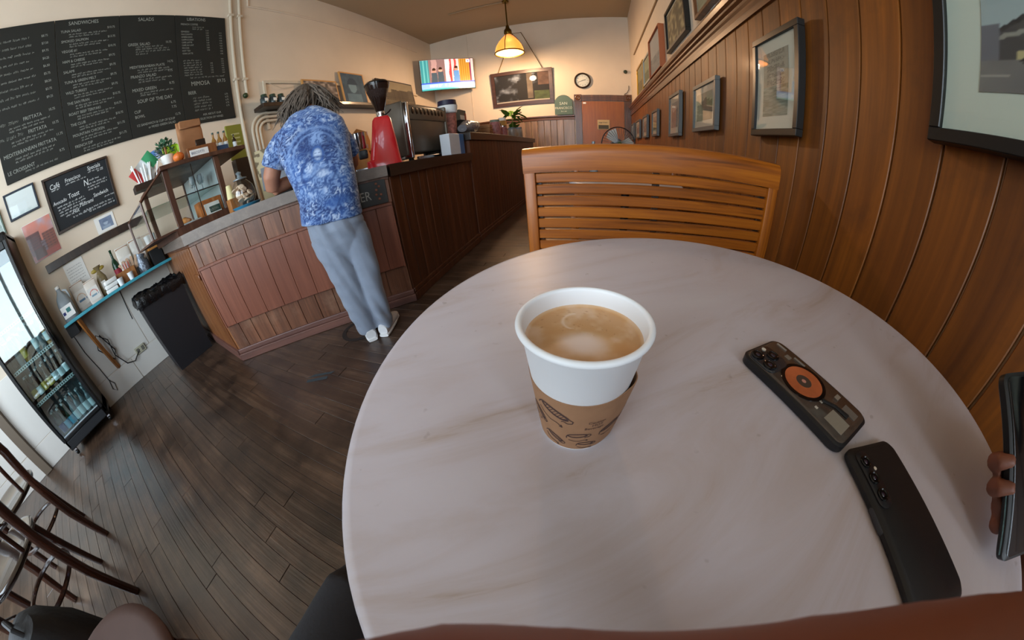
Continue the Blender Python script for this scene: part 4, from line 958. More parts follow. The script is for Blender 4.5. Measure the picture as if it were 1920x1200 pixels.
# in the case
tray = mat('tray_white', '#d4dcde', .4)
tag(MB().rbox(-.2, .2, -.08, .08, 0, .012, .003, 1).build('pastry_tray', tray, loc=(-2.78, .78, 1.046)), 'white tray on the floor of the pastry case', 'tray')
for k, (x, y_, z) in enumerate(((-2.64, .76, 1.0585), (-2.74, .80, 1.0585), (-2.84, .76, 1.0585))):
    cro = MB().tube([(-.045, .012, .014), (-.03, -.008, .02), (0, -.015, .024), (.03, -.008, .02), (.045, .012, .014)], [.008, .018, .024, .018, .008], 10).build('croissant', mat('pastry_gold', '#b8783c', .6, vary=.3, vscale=50), loc=(x, y_, z))
    tag(cro, ('nearest', 'middle', 'furthest')[k]+' croissant on the white tray in the case', 'pastry', 'pastries in the case')
tag(MB().rbox(-.06, .06, -.10, .10, 0, .12, .006, 2).build('bread_bag', mat('bread_bag', '#b86c34', .5, vary=.3, vscale=18), loc=(-2.62, .96, 1.046)), 'orange-brown bread loaf bag in the right half of the case', 'bread')
for k in range(5):
    tag(MB().lathe([(.022, .07), (.028, .035), (.02, .006), (.004, .002), (.004, -.045), (.024, -.05), (0, -.05)], 14).build('wine_glass', gl_clear, loc=(-2.60-.07*(k//2), .88+.07*(k % 2)+.02*(k//2), 1.30)), ('first', 'second', 'third', 'fourth', 'fifth')[k]+' of the small glasses on the upper case shelf, from the left', 'glass', 'glasses in the case')
pt = thing('price_card', 'white price card with a dark panel inside the case', 'sign', (-2.52, .955, 1.046), PI/2, rot=(-.15, 0, PI/2))
MB().rbox(-.065, .065, 0, .004, 0, .085, .001, 1).build('card', paper, pt); MB().rbox(-.03, .062, -.002, 0, .008, .055, .0005, 1).build('panel', mat('card_green', '#2c4a44', .6), pt)
m_ = MB(); put_text(m_, 'LEON', .026, T((-.024, -.003, .02)) @ RX(PI/2)); m_.build('lettering', chalkm, pt, smooth=False)
TZ = 1.488
def flag(label, loc, w, h, fn, rot):
    t = thing('small_flag', label, 'flag', loc, 0, rot=rot)
    MB().tube([(0, 0, 0), (0, 0, h+.10)], .003, 6).build('stick', white, t)
    nx, ny = 24, 16; us, vs_ = np.meshgrid(np.linspace(0, 1, nx), np.linspace(0, 1, ny)); us = us.ravel(); vs_ = vs_.ravel()
    P = np.c_[us*w, .012*np.sin(us*7+vs_*2), .10+vs_*h]
    me = bpy.data.meshes.new('cloth'); me.from_pydata([tuple(p) for p in P], [], [(j*nx+i, j*nx+i+1, (j+1)*nx+i+1, (j+1)*nx+i) for j in range(ny-1) for i in range(nx-1)]); me.update()
    setcol(me, fn(us, vs_)); me.materials.append(printm); o = bpy.data.objects.new('cloth', me); COL.objects.link(o); o.parent = t
    md = o.modifiers.new('thick', 'SOLIDIFY'); md.thickness = .001
    return t
def italy(u, v): return np.where((u < .34)[:, None], hexc('#2c8a58'), np.where((u < .67)[:, None], hexc('#dfe6e8'), hexc('#c83838')))
def stripes(u, v): return np.where((((v*9) % 2) < 1)[:, None] | ((u < .35) & (v > .45))[:, None], hexc('#4c74b0'), hexc('#d8e2ec'))
flag('Italian tricolour flag hanging at the left end of the pastry case', (-2.62, .735, TZ), .22, .11, italy, (0, math.radians(38), PI/2+PI))
flag('small blue and white striped flag behind the potted plant', (-2.70, .66, TZ), .10, .07, stripes, (0, math.radians(-8), PI/2))
pot = thing('potted_plant', 'small bushy green plant in a white pot on the case', 'plant', (-2.60, .735, TZ))
MB().lathe([(0, 0), (.04, 0), (.05, .085), (.046, .085), (.044, .07), (0, .07)], 20).build('pot', white, pot)
lf = MB(); rr_ = random.Random(2)
for k in range(220):
    a = rr_.uniform(0, 2*PI); e = rr_.uniform(-.2, 1.4); R_ = rr_.uniform(.04, .085); c = Vector((R_*math.cos(a)*math.cos(e), R_*math.sin(a)*math.cos(e), .12+R_*1.15*math.sin(e)))
    M = T(c) @ RZ(a) @ RY(-e) @ RX(rr_.uniform(-1, 1)); lf.add([(-.012, 0, 0), (0, -.008, .003), (.014, 0, 0), (0, .008, .003)], [(0, 1, 2, 3)], M)
lo_ = lf.build('foliage', mat('leaf_green', '#3c6448', .6, vary=.4, vscale=30), pot); lo_['kind'] = 'stuff'
MB().tube([(0, 0, .07), (0, 0, .15)], .008, 6).build('stem', brace_w, pot)
pk = thing('pumpkin', 'small orange pumpkin in front of the potted plant', 'pumpkin', (-2.53, .80, TZ))
N = 40; vs = []; fs = []
for j in range(11):
    th = -PI/2+PI*j/10
    for k in range(N):
        a = 2*PI*k/N; r_ = .042*(1-.06*(abs(math.sin(4*a)) < .25))*math.cos(th)+.0005; vs.append((r_*math.cos(a), r_*math.sin(a), .036+.036*math.sin(th)))
for j in range(10):
    for k in range(N): fs.append((j*N+k, j*N+(k+1) % N, (j+1)*N+(k+1) % N, (j+1)*N+k))
MB().add(vs, fs).build('flesh', mat('pumpkin_orange', '#d8702c', .45), pk); MB().tube([(0, 0, .068), (.004, 0, .085)], [.006, .004], 6).build('stalk', brace_w, pk)
cs = thing('card_sign', 'lime green topped card sign behind the pumpkin', 'sign', (-2.80, .84, TZ), PI/2)
MB().rbox(-.06, .06, 0, .004, .05, .13, .001, 1).build('card', paper, cs); MB().rbox(-.075, .06, -.003, .001, .13, .205, .02, 3).build('lime_top', mat('lime', '#a8d030', .5), cs); MB().rbox(-.05, .05, 0, .02, 0, .05, .002, 1).build('stand', kraft, cs)
pb = thing('paper_bag', 'tall folded brown paper bag standing on the case', 'paper bag', (-2.70, .985, TZ), PI/2)
MB().loft([((0, 0, 0), .095, .05), ((0, 0, .1), .098, .05), ((.0, 0, .24), .10, .04), ((-.005, 0, .31), .10, .012), ((-.005, 0, .335), .10, .006)], 24, power=6).build('bag', kraft, pb); MB().rbox(-.09, .09, -.048, -.02, .27, .332, .006, 1).build('folded_top', kraft, pb)
wb_ = thing('wooden_tray', 'orange-brown tray box with a white BISCOTTI label on the case', 'box', (-2.53, .975, TZ), PI/2)
MB().rbox(-.11, .13, -.03, .05, 0, .075, .003, 1).build('box', MATS['post_wood'], wb_); MB().rbox(-.095, .055, -.036, -.031, -.0, .052, .001, 1).build('label', paper, wb_)
m_ = MB(); put_text(m_, 'BISCOTTI', .026, T((-.085, -.037, .018)) @ RX(PI/2), sx=.95); m_.build('lettering', mat('ink_blue', '#30406c', .8), wb_, smooth=False)
MB().rbox(-.02, .06, 0, .01, .076, .13, .002, 1).build('dark_card', darkwood, wb_)
for k, y_ in enumerate((1.125, 1.175, 1.225)):
    bottle('syrup_bottle', ('left', 'middle', 'right')[k]+' of three white-labelled syrup bottles on the case', (-2.58, y_, TZ), .165, .021, gl_amber, mat('cap_green', '#2c4840', .5), lw, 'syrup bottles on the case', neck=.4)
tag(MB().rbox(-.012, .012, -.05, .05, 0, .045, .003, 1).build('blue_box', mat('box_navy', '#304868', .5), loc=(-2.535, 1.165, TZ)), 'low dark blue box in front of the syrup bottles', 'box')
bottle('sauce_bottle', 'small dark bottle with pale label at the right of the case top', (-2.56, 1.295, TZ), .12, .017, gl_dark, None, lw)
gm_ = thing('menu_card', 'olive green menu card leaning on the wall pipes', 'menu', (-3.0, 1.53, 1.47), PI/2)
MB().rbox(-.085, .085, -.012, .012, 0, .34, .003, 1).build('cover', mat('olive_card', '#8a8a34', .6), gm_)
for k in range(4): MB().rbox(-.04+.0*k, .05, -.0135, -.012, .12+.04*k, .135+.04*k, .0004, 1).build('print_line', mat('olive_print', '#c0c084', .7), gm_)
MB().rbox(-.07, .07, -.05, .05, -.484, 0, .004, 1).build('stand', darkwood, gm_)
st = thing('glare_straws', 'made-up white straws standing in for glare at the left end of the case', 'straws', (-2.62, .60, 1.47))  # invented straws, standing in for a bright patch of glare
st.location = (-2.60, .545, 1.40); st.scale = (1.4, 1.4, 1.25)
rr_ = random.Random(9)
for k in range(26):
    a, b_ = rr_.uniform(-.06, .06), rr_.uniform(-.02, .02); MB().tube([(b_, a*.7, 0), (b_*1.4, a*1.25, .13+rr_.uniform(-.015, .015))], .004, 5).build('straw', mat('glare_white', '#f4f6f6', .4), st)
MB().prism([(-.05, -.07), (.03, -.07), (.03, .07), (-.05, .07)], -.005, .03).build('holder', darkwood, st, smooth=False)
# ---- on the worktop by the customer
jar = thing('cookie_jar', 'round glass cookie jar on a blue saucer by the customer', 'jar', (-2.20, 1.085, .986)); jar.scale = (1.12, 1.12, 1.12)
MB().lathe([(0, 0), (.08, 0), (.098, .018), (.092, .02), (0, .010)], 28).build('saucer', mat('saucer_blue', '#3c8ab0', .3), jar)
MB().lathe([(0, .02), (.05, .018), (.075, .05), (.08, .09), (.07, .135), (.045, .165), (.038, .175)], 28, cap=False).build('glass', glass('jar_glass', (.93, .95, .95), .06), jar)
MB().lathe([(.030, .178), (.045, .18), (.045, .187), (.018, .195), (.012, .21), (.02, .225), (0, .235)], 24).build('lid', gl_clear, jar)
rr_ = random.Random(8)
for k in range(26):
    a, R_ = rr_.uniform(0, 2*PI), .052*math.sqrt(rr_.random()); z = .035+.10*rr_.random()
    MB().lathe([(0, 0), (.02, 0), (.022, .005), (.016, .011), (0, .012)], 12, M=T((R_*math.cos(a), R_*math.sin(a), z)) @ RX(rr_.uniform(-.9, .9)) @ RY(rr_.uniform(-.9, .9))).build('cookie', mat('cookie', '#dcc0a4', .8), jar)
vz = thing('paper_cone', 'pale yellow paper cone cup on a wooden block behind the jar', 'cone', (-2.335, 1.045, .986))
MB().rbox(-.035, .035, -.035, .035, 0, .10, .003, 1).build('block', brace_w, vz); MB().lathe([(0, .10), (.034, .10), (.02, .2), (0, .2)], 16).build('cone', mat('cone_yellow', '#d8cc98', .7), vz)
pos = thing('payment_screen', 'grey back of a payment tablet on a black stand', 'tablet', (-2.06, 1.31, .986), fang)
MB().rbox(-.13, .13, -.006, .006, .07, .25, .004, 2, M=RX(-.3)).build('screen', mat('tablet_grey', '#70747c', .4), pos); MB().rbox(-.05, .09, -.005, .09, 0, .09, .008, 2).build('stand', black, pos)
bk2 = thing('patterned_basket', 'tan leaf-patterned basket behind the payment tablet', 'basket', (-2.44, 1.50, .986), fang)
def leafy(u, v): n = vn(u*9+3, v*7+1); return mixc(np.broadcast_to(hexc('#6c5c44'), (*u.shape, 3)), hexc('#b8a884'), (n > .5)*1.0)
MB().rbox(-.10, .10, -.05, .07, 0, .42, .006, 1).build('basket', mat('basket_tan', '#a89874', .8), bk2)
print_sheet('print', .198, .24, leafy, 36, 36, printm, bk2, T((0, -.0515, .30)))
tag(MB().rbox(-.03, .03, -.02, .02, 0, .002, .0005, 1).build('receipt', paper, loc=(-2.33, .93, .9865), rot=(0, 0, fang)), 'small white receipt lying on the worktop before the case', 'paper')

# ================================================================== ESPRESSO CORNER
gr = thing('coffee_grinder', 'bright red coffee grinder with a smoky bean hopper', 'coffee grinder', (-1.53, 1.93, .986), math.radians(-51))
red = mat('grinder_red', '#d8202c', .28, coat=.5)
MB().loft([((0, 0, 0), .105, .14), ((0, 0, .03), .105, .14), ((0, .01, .05), .092, .12), ((0, .02, .2), .078, .095), ((0, .025, .36), .062, .072), ((0, .025, .385), .05, .055)], 28, power=4).build('body', red, gr)
MB().lathe([(.030, 0), (.034, .03), (.03, .05)], 20, c=(0, .025, .385)).build('collar', chrome, gr)
hop = MB().lathe([(.03, .0), (.045, .05), (.092, .20), (.094, .215)], 28, c=(0, .025, .425), cap=False).build('hopper', mat('hopper_smoke', '#33221c', .15, trans=.35), gr)
MB().lathe([(0, 0), (.096, 0), (.098, .012), (.08, .03), (.03, .036), (0, .036)], 28, c=(0, .025, .64)).build('hopper_lid', blackgloss, gr)
MB().lathe([(0, .0), (.028, 0), (.085, .17), (0, .175)], 24, c=(0, .025, .428)).build('beans', mat('beans', '#2c1710', .5, bump=1, bscale=160), hop)
ds = MB().lathe([(0, 0), (.046, 0), (.05, .01), (.05, .12), (.052, .13), (0, .135)], 24, c=(-.02, -.17, .17)).build('doser', chrome, gr)
MB().tube([(.02, -.19, .19), (.075, -.21, .185)], .006, 8).build('lever', black, ds)
MB().rbox(-.05, .02, -.19, -.12, .09, .16, .01, 2).build('spout', black, gr); MB().rbox(-.045, .03, -.23, -.10, .0, .02, .006, 2).build('drip_tray', steel, gr)
MB().lathe([(0, 0), (.022, 0), (.02, .012), (0, .014)], 18, M=T((.0, -.118, .13)) @ RX(PI/2)).build('switch_knob', black, gr)
MB().rbox(-.02, .02, -.1, -.096, .27, .30, .001, 1).build('badge', mat('badge', '#c8a0a0', .4), gr)
MB().rbox(-.06, -.025, -.115, -.108, .17, .20, .001, 1).build('badge', MATS['badge'], gr)
MB().tube([(.0, .06, .40), (.06, .09, .41), (.08, .1, .42)], .005, 6).build('adjust_lever', black, gr)
em = thing('espresso_machine', 'large grey metal espresso machine turned back to the room', 'espresso machine', (-1.72, 2.57, .986), PI/2)
MB().rbox(-.34, .34, -.26, .02, .06, .50, .025, 3).build('body', darksteel, em)
MB().rbox(-.34, .34, -.272, -.25, .36, .48, .01, 2).build('cup_rail_panel', mat('machine_brown', '#70675a', .4, .3), em)
for k in range(9): MB().ball((-.27+k*.067, -.272, .44), .024, .006, .03, 10, 8).build('embossed_letter', mat('emboss', '#4c443c', .3, .8), em)
MB().rbox(-.36, -.325, -.275, .03, .02, .52, .012, 3).build('side_trim', chrome, em)
MB().rbox(-.375, -.352, -.24, .01, .05, .53, .012, 3).build('side_panel', darksteel, em)
MB().rbox(.325, .36, -.275, .03, .02, .52, .012, 3).build('side_trim', darksteel, em)
MB().rbox(-.32, .32, -.22, .0, .50, .52, .004, 1).build('cup_tray', steel, em)
for x in (-.28, .28):
    for y_ in (-.2, -.02): MB().lathe([(0, 0), (.025, 0), (.02, .065), (0, .065)], 14, c=(x, y_, 0)).build('foot', black, em)
MB().rbox(-.30, .30, -.30, -.27, .0, .03, .004, 1).build('drip_ledge', steel, em)
bxw = thing('milk_carton_box', 'white and blue carton beside the espresso machine', 'box', (-1.325, 2.755, .986), PI/2)
MB().rbox(-.17, .15, -.05, .05, 0, .205, .003, 1).build('carton', mat('carton_white', '#dfe4ec', .5), bxw); MB().rbox(.05, .151, -.0515, .0515, -.0, .206, .001, 1).build('blue_panel', mat('carton_blue', '#4c78b0', .5), bxw)

# ---- along the bar counter
HZ = 1.206
cp = thing('cup_tower', 'tower of big paper cups with white band and dark lid', 'cups', (-1.52, 3.12, HZ))
MB().lathe([(0, 0), (.075, 0), (.085, .16), (.088, .25), (0, .25)], 24).build('red_cup', mat('cup_red_pattern', '#a8685c', .6, vary=.5, vscale=30), cp)
MB().lathe([(.088, .25), (.10, .26), (.112, .34), (0, .345)], 24).build('white_band', cupm, cp); MB().lathe([(0, .345), (.105, .345), (.10, .40), (0, .41)], 24).build('dark_lid', mat('lid_navy', '#22203c', .4), cp)
bo = thing('black_organiser', 'black wire organiser standing on the bar counter', 'organiser', (-1.58, 3.66, HZ), PI/2)
MB().rbox(-.24, .24, -.1, .1, 0, .20, .004, 1).build('box', blackmatte, bo)
for k in range(6): MB().rbox(.05+k*.03, .06+k*.03, -.105, -.1, .02, .19, .001, 1).build('slot', mat('slot_grey', '#54504c', .5), bo)
t = thing('label_box', 'grey box with a white label on top of the black organiser', 'box', (-1.58, 3.50, HZ+.201), PI/2)
MB().rbox(-.09, .09, -.07, .07, 0, .13, .004, 1).build('box', mat('box_grey', '#6c6e68', .6), t); MB().rbox(-.085, .04, -.073, -.07, .005, .06, .001, 1).build('label', paper, t); MB().rbox(.045, .088, -.073, -.07, .0, .09, .001, 1).build('red_tab', mat('tab_red', '#a04830', .6), t)
pbg = thing('cup_sleeve_bag', 'clear plastic bag of cups lying on the bar counter', 'bag', (-1.36, 3.33, HZ), PI/2)
MB().loft([((-.24, 0, .06), .055, .04), ((-.1, 0, .085), .09, .075), ((.08, 0, .09), .085, .07), ((.18, .01, .10), .05, .05), ((.24, .0, .12), .03, .05)], 18, ref=(0, 1, 0)).build('bag', mat('clear_bag', '#a8a8b0', .18, trans=.5, bump=1, bscale=30), pbg)
for k in range(3):
    tag(MB().rbox(-.09, .09, -.075, .075, 0, .045, .003, 1).build('kraft_box', kraft, loc=(-1.39, 3.88, HZ+.046*k), rot=(0, 0, .06*k)), ('lowest', 'middle', 'top')[k]+' of three kraft boxes stacked on the bar counter', 'box', 'kraft boxes on the bar')
def jarthing(label, y_, x_, R, H, body, lid, inside=None):
    t = thing('storage_jar', label, 'jar', (x_, y_, HZ), 0, 'jars along the bar counter')
    MB().lathe([(0, 0), (R, 0), (R*1.03, .01), (R*1.03, H*.8), (R*.8, H*.9)], 20).build('glass', body, t); MB().lathe([(0, H*.86), (R*.9, H*.86), (R*.92, H), (0, H)], 20).build('lid', lid, t); return t
jp = mat('jar_clear', '#b0a8a0', .15, trans=.4); jr = mat('jar_red', '#a06868', .4, vary=.4, vscale=25)
jarthing('jar with grey-green lid and red contents on the bar', 4.30, -1.38, .075, .24, jr, mat('lid_green', '#7c8878', .5))
jarthing('clear jar with red stripes next along the bar', 4.62, -1.36, .065, .17, jr, chrome)
jarthing('tall dark jar behind on the bar', 4.92, -1.55, .08, .24, mat('jar_dark', '#24262a', .3), black)
jarthing('clear jar with grey lid on the bar', 5.15, -1.36, .07, .17, jp, mat('lid_slate', '#687480', .5))
jarthing('last clear jar at the end of the bar', 5.62, -1.36, .07, .20, jp, mat('lid_slate', '#687480', .5))
jarthing('jar of amber tea with pale top beside the bar plant', 5.50, -1.62, .075, .40, gl_amber, white)
pl_ = thing('bar_plant', 'leafy green plant in a reddish pot at the far bar end', 'plant', (-1.58, 6.05, HZ))
MB().lathe([(0, 0), (.06, 0), (.075, .14), (0, .14)], 18).build('pot', mat('pot_red', '#6c2c24', .5), pl_)
rr_ = random.Random(4)
for k in range(30):
    a = rr_.uniform(0, 2*PI); e = rr_.uniform(-.3, 1.2); L_ = rr_.uniform(.16, .26); zb = .14+rr_.uniform(.05, .42); d = rr_.uniform(.02, .12)
    M = T((d*math.cos(a), d*math.sin(a), zb)) @ RZ(a) @ RY(-e+.4)
    MB().add([(0, 0, 0), (L_*.3, -L_*.28, .012), (L_*.7, -L_*.24, .0), (L_, 0, -.02), (L_*.7, L_*.24, .0), (L_*.3, L_*.28, .012), (L_*.5, 0, -.008)], [(0, 1, 6), (1, 2, 6), (2, 3, 6), (3, 4, 6), (4, 5, 6), (5, 0, 6)], M).build('leaf', mat('leaf_bright', '#4c7428', .45), pl_)
MB().tube([(0, 0, .13), (.01, 0, .35), (-.01, .01, .58)], .008, 6).build('stem', mat('stem_green', '#5c6c34', .6), pl_)

# ================================================================== BACK BAR AND LEFT WALL BEYOND
pipe = mat('pipe_cream', '#d4c8b4', .4)
for y_, lab in ((2.075, 'left of the two tall cream wall pipes beside the menu'), (2.20, 'right of the two tall cream wall pipes beside the menu')):
    t = thing('wall_pipe', lab, 'pipe', (XL+.03, y_, 0), 0, 'vertical wall pipes')
    MB().tube([(0, 0, 1.0 if y_ < 2.1 else 2.40), (0, 0, ZC)], .022, 12).build('tube', pipe, t)
    for z in (2.6, 3.5): MB().rbox(-.03, .026, -.035, .035, z, z+.03, .003, 1).build('clip', pipe, t)
for k, lab in enumerate(('outermost', 'middle', 'innermost')):
    r_ = .24-k*.055; yc, zc = 2.42, 1.89; yl = yc-r_
    pts = [(0, yl, 1.0), (0, yl, zc)] + [(0, yc-r_*math.cos(a), zc+r_*math.sin(a)) for a in np.linspace(0, PI/2, 9)[1:]] + [(0, 2.75, zc+r_)]
    tag(MB().tube(pts, .019, 10).build('bent_pipe', pipe, loc=(XL+.05, 0, 0)), lab+' of three nested bent cream conduits under the shelf', 'pipe', 'bent conduits')
vb = thing('pipe_valve', 'small round dark green gauge at the foot of the right pipe', 'valve', (XL+.05, 2.165, 2.389))
MB().ball((0, 0, 0), .035).build('bulb', mat('gauge_green', '#2c3c20', .4), vb); MB().tube([(-.03, 0, 0), (0, 0, 0)], .012).build('stub', pipe, vb)
cd_ = thing('conduit_run', 'horizontal cream conduit frame above the picture shelf', 'conduit', (XL+.02, 0, 0))
MB().rbox(-.018, .02, 2.46, 6.3, 2.555, 2.595, .004, 1).build('upper_run', pipe, cd_); MB().rbox(-.018, .02, 2.46, 2.50, 2.24, 2.555, .004, 1).build('drop', pipe, cd_)
MB().tube([(.02, 2.55, 2.55), (.03, 2.75, 2.47), (.03, 2.95, 2.50), (.02, 3.1, 2.55)], .004, 6).build('slack_wire', pipe, cd_)
ps = thing('picture_shelf', 'long dark shelf on the left wall carrying leaning pictures', 'shelf', (XL, 0, 2.21))
MB().rbox(.001, .24, 2.28, 6.2, -.05, 0, .004, 1).build('board', darkwood, ps, smooth=False)
for y_ in (2.45, 3.6, 4.8, 6.0):
    MB().rbox(.001, .03, y_-.02, y_+.02, -.30, -.05, .003, 1).build('bracket', pipe, ps)
for k in range(3):
    t = thing('spice_jar', ('left', 'middle', 'right')[k]+' of three small black and white jars on the picture shelf', 'jar', (XL+.16, 2.36+.13*k, 2.211), 0, 'small jars on the shelf')
    MB().lathe([(0, 0), (.05, 0), (.055, .02), (.055, .08), (.04, .1), (0, .1)], 18).build('glass', mat('jar_blackwhite', '#3c4648', .25, vary=.6, vscale=22), t); MB().lathe([(0, .1), (.042, .1), (.04, .13), (0, .13)], 18).build('lid', mat('lid_dark_green', '#2c4030', .4), t)
    MB().rbox(.052, .058, -.025, .025, .03, .07, .001, 1).build('label', paper, t)
def lean(label, y0, y1, h, fr, fn, seed):
    w = y1-y0; t = thing('leaning_picture', label, 'picture', (XL+.12, (y0+y1)/2, 2.2145), PI/2, 'pictures on the long shelf', rot=(-.12, 0, PI/2))
    MB().rbox(-w/2, w/2, 0, .03, 0, h, .003, 1).build('frame', fr, t, smooth=False); print_sheet('print', w-.05, h-.05, fn, 44, 36, printm, t, T((0, -.001, h/2))); return t
pine = mat('pine_frame', '#c8985c', .5)
lean('wide pale-framed photograph of a crowd on the long shelf', 3.08, 3.78, .40, pine, photo(5, ('#4c4440', '#c8b8ac'), 'crowd'), 1)
lean('taller pale-framed colour picture in blue tones on the long shelf', 3.88, 4.47, .60, pine, photo(6, ('#28384c', '#8cb4c8'), 'face'), 2)
lean('wide dark photograph nearest the television on the long shelf', 4.82, 6.05, .58, darkwood, photo(7, ('#2c2622', '#a89c80'), 'street'), 3)
bb = thing('back_bar', 'low back counter along the left wall behind the bar', 'counter', (XL+.005, 2.6, 0))
MB().box(0, .5, 0, 3.4, 0, .92).build('carcass', sidewood, bb, smooth=False); MB().rbox(0, .53, -.02, 3.42, .92, .96, .004, 1).build('top_slab', darktop, bb, smooth=False)
for k in range(5): d_ = MB().rbox(.5, .52, .03+k*.67, .67+k*.67, .1, .88, .004, 1).build('door', sidewood, bb, smooth=False); MB().tube([(.525, .10+k*.67, .6), (.54, .10+k*.67, .6), (.54, .10+k*.67, .72), (.525, .10+k*.67, .72)], .006, 6).build('handle', steel, d_)
t = thing('kraft_bag_pile', 'crumpled brown paper bags heaped on the back bar', 'paper bags', (-3.45, 3.75, .961), .3)
for k, (x, y_, z, s_) in enumerate(((0, 0, 0, 1), (.05, .28, 0, .9), (0, .1, .36, .85))): MB().loft([((x, y_, z), .17*s_, .11*s_), ((x, y_, z+.2*s_), .18*s_, .12*s_), ((x+.02, y_, z+.36*s_), .15*s_, .05*s_), ((x+.05, y_+.02, z+.42*s_), .13*s_, .02)], 18, power=4).build('bag', mat('kraft_orange', '#a8703c', .8, bump=.6, bscale=14), t)
t = thing('wooden_barrel', 'dark brown wooden canister standing on the back bar', 'canister', (-3.50, 3.35, .961))
MB().lathe([(0, 0), (.13, 0), (.15, .2), (.15, .75), (.13, .95), (0, .95)], 20).build('body', wood('barrel', '#4c2414', '#7c4830', None, 'Z', 1, .4, .1), t); MB().lathe([(.151, .2), (.156, .2), (.156, .24), (.151, .24)], 20).build('hoop', darksteel, t)
t = thing('domed_bin', 'dark domed lid and pale round tin behind the grinder', 'tin', (-3.35, 4.45, .961))
MB().lathe([(0, 0), (.2, 0), (.2, .5), (0, .5)], 24).build('tin', mat('tin_beige', '#a89880', .4), t); MB().lathe([(.21, .5), (.2, .58), (.14, .66), (0, .7)], 24).build('lid', mat('dome_dark', '#38322e', .4), t)

# ================================================================== BACK WALL
# television on a corner bracket
def tvpic(u, v):
    c = np.broadcast_to(hexc('#c8a8a0'), (*u.shape, 3)).copy()
    def rect(x0, x1, y0, y1, co, wob=0): 
        m = (u > x0+wob*np.sin(v*9)) & (u < x1+wob*np.sin(v*9)) & (v > y0) & (v < y1); c[m] = hexc(co)
    rect(0, .16, 0, 1, '#3c8c90'); rect(.05, .08, 0, 1, '#68b4b0'); rect(.12, .14, 0, 1, '#68b0ac'); rect(.16, .47, 0, 1, '#8c6c68'); rect(.2, .3, .3, 1, '#b89088', .01)
    rect(.46, .54, 0, 1, '#e8dcd8'); rect(.54, .60, .1, 1, '#c04444', .012); rect(.58, .72, 0, 1, '#d8c8c4'); rect(.62, .66, .25, 1, '#c85048', .015)
    rect(.72, .92, 0, 1, '#b07828'); 
    for k in range(5): rect(.735+k*.04, .75+k*.04, 0, 1, '#d09840')
    rect(.92, 1, 0, 1, '#7c2c58'); rect(.95, 1, 0, 1, '#d8c0b8')
    for x, z, co in ((.25, .62, '#c08c78'), (.37, .64, '#d0a088'), (.665, .66, '#c49078')):
        d = np.hypot((u-x)*1.7, v-z); c[d < .06] = hexc(co); c[(np.hypot((u-x)*1.7, v-z-.045) < .055) & (v > z+.02)] = hexc('#3a2418')
        b = (np.abs(u-x) < .055-.02*(v-.35)) & (v < z-.06) & (v > .22); c[b] = hexc('#48545c' if x < .6 else '#5c8cc0')
    c[v < .25] = hexc('#3c58c8'); c[(v < .21) & (v > .02)] = hexc('#90b8f0'); c[(v < .05)] = hexc('#40a8a8')
    txt = (v > .10) & (v < .17) & (u > .15) & (u < .72) & ((vn(u*70, v*3) > .42)); c[txt] = hexc('#f0f4fc')
    c[(np.abs(u-.9) < .035) & (np.abs(v-.92) < .05)] = hexc('#e8e4ec'); c[(np.abs(u-.9) < .012) & (np.abs(v-.92) < .02)] = hexc('#4858a0')
    return c
ta = Vector((-3.63, 6.26)); tb = Vector((-2.64, 7.04)); td = tb-ta; tw = td.length
tv = thing('television', 'wall television angled out of the corner showing a news programme', 'television', ((ta.x+tb.x)/2, (ta.y+tb.y)/2, 3.0), math.atan2(td.y, td.x))
MB().rbox(-tw/2, tw/2, 0, .05, -.385, .385, .006, 2).build('housing', blackgloss, tv)
print_sheet('screen', tw-.024, .77-.024, tvpic, 150, 96, printmat('tv_screen', .25, es=1.05), tv, T((0, -.002, 0)))
MB().tube([(-.05, .05, 0), (.0, .28, 0), (.02, .655, 0)], .03, 8).rbox(-.15, .15, .045, .07, -.12, .12, .004, 1).build('bracket', black, tv)
# pendant lamps
brass = mat('lamp_brass', '#6a5420', .35, 1.0)
def pendant(label, x, y_, power):
    t = thing('pendant_lamp', label, 'lamp', (x, y_, 2.93))
    h = ZC-2.93
    MB().lathe([(0, h-.03), (.06, h-.03), (.065, h-.001), (0, h-.001)], 20).build('ceiling_rose', brass, t)
    MB().tube([(0, 0, .60), (0, 0, h-.02)], .013, 8).build('rod', brass, t)
    MB().lathe([(0, .42), (.06, .42), (.075, .45), (.07, .52), (.04, .56), (.03, .62), (0, .62)], 20).build('cap', brass, t)
    shp = [(.27, .03), (.265, .09), (.235, .19), (.18, .28), (.11, .36), (.07, .40), (.06, .42)]
    sm = mat('shade_glass', '#b88848', .35, trans=.25, emis='#e8a050', es=.22)
    MB().lathe(shp, 40, cap=False).build('shade', sm, t)
    MB().tube([(.275*math.cos(a), .275*math.sin(a), .03) for a in np.linspace(0, 2*PI, 40)[:-1]], .014, 8, closed=True).build('rim_ring', brass, t)
    for k in range(3):
        a = k*2*PI/3+.5; MB().tube([(.29*math.cos(a), .29*math.sin(a), .03), (.26*math.cos(a), .26*math.sin(a), .20), (.15*math.cos(a), .15*math.sin(a), .37), (.06*math.cos(a), .06*math.sin(a), .46)], .008, 6).build('strap', brass, t)
    MB().ball((0, 0, .28), .05, .05, .07).build('bulb', mat('bulb_warm', '#ffe0b0', .3, emis='#ffd9a0', es=3.5), t)
    l = bpy.data.lights.new('pendant_bulb', 'POINT'); l.energy = power; l.color = (1, .64, .36); l.shadow_soft_size = .09
    o = bpy.data.objects.new('pendant_bulb', l); COL.objects.link(o); o.parent = t; o.location = (0, 0, -.02)
    return t
pendant('lit glass and brass pendant lamp in front of the dark picture', -1.486, 5.93, 175)
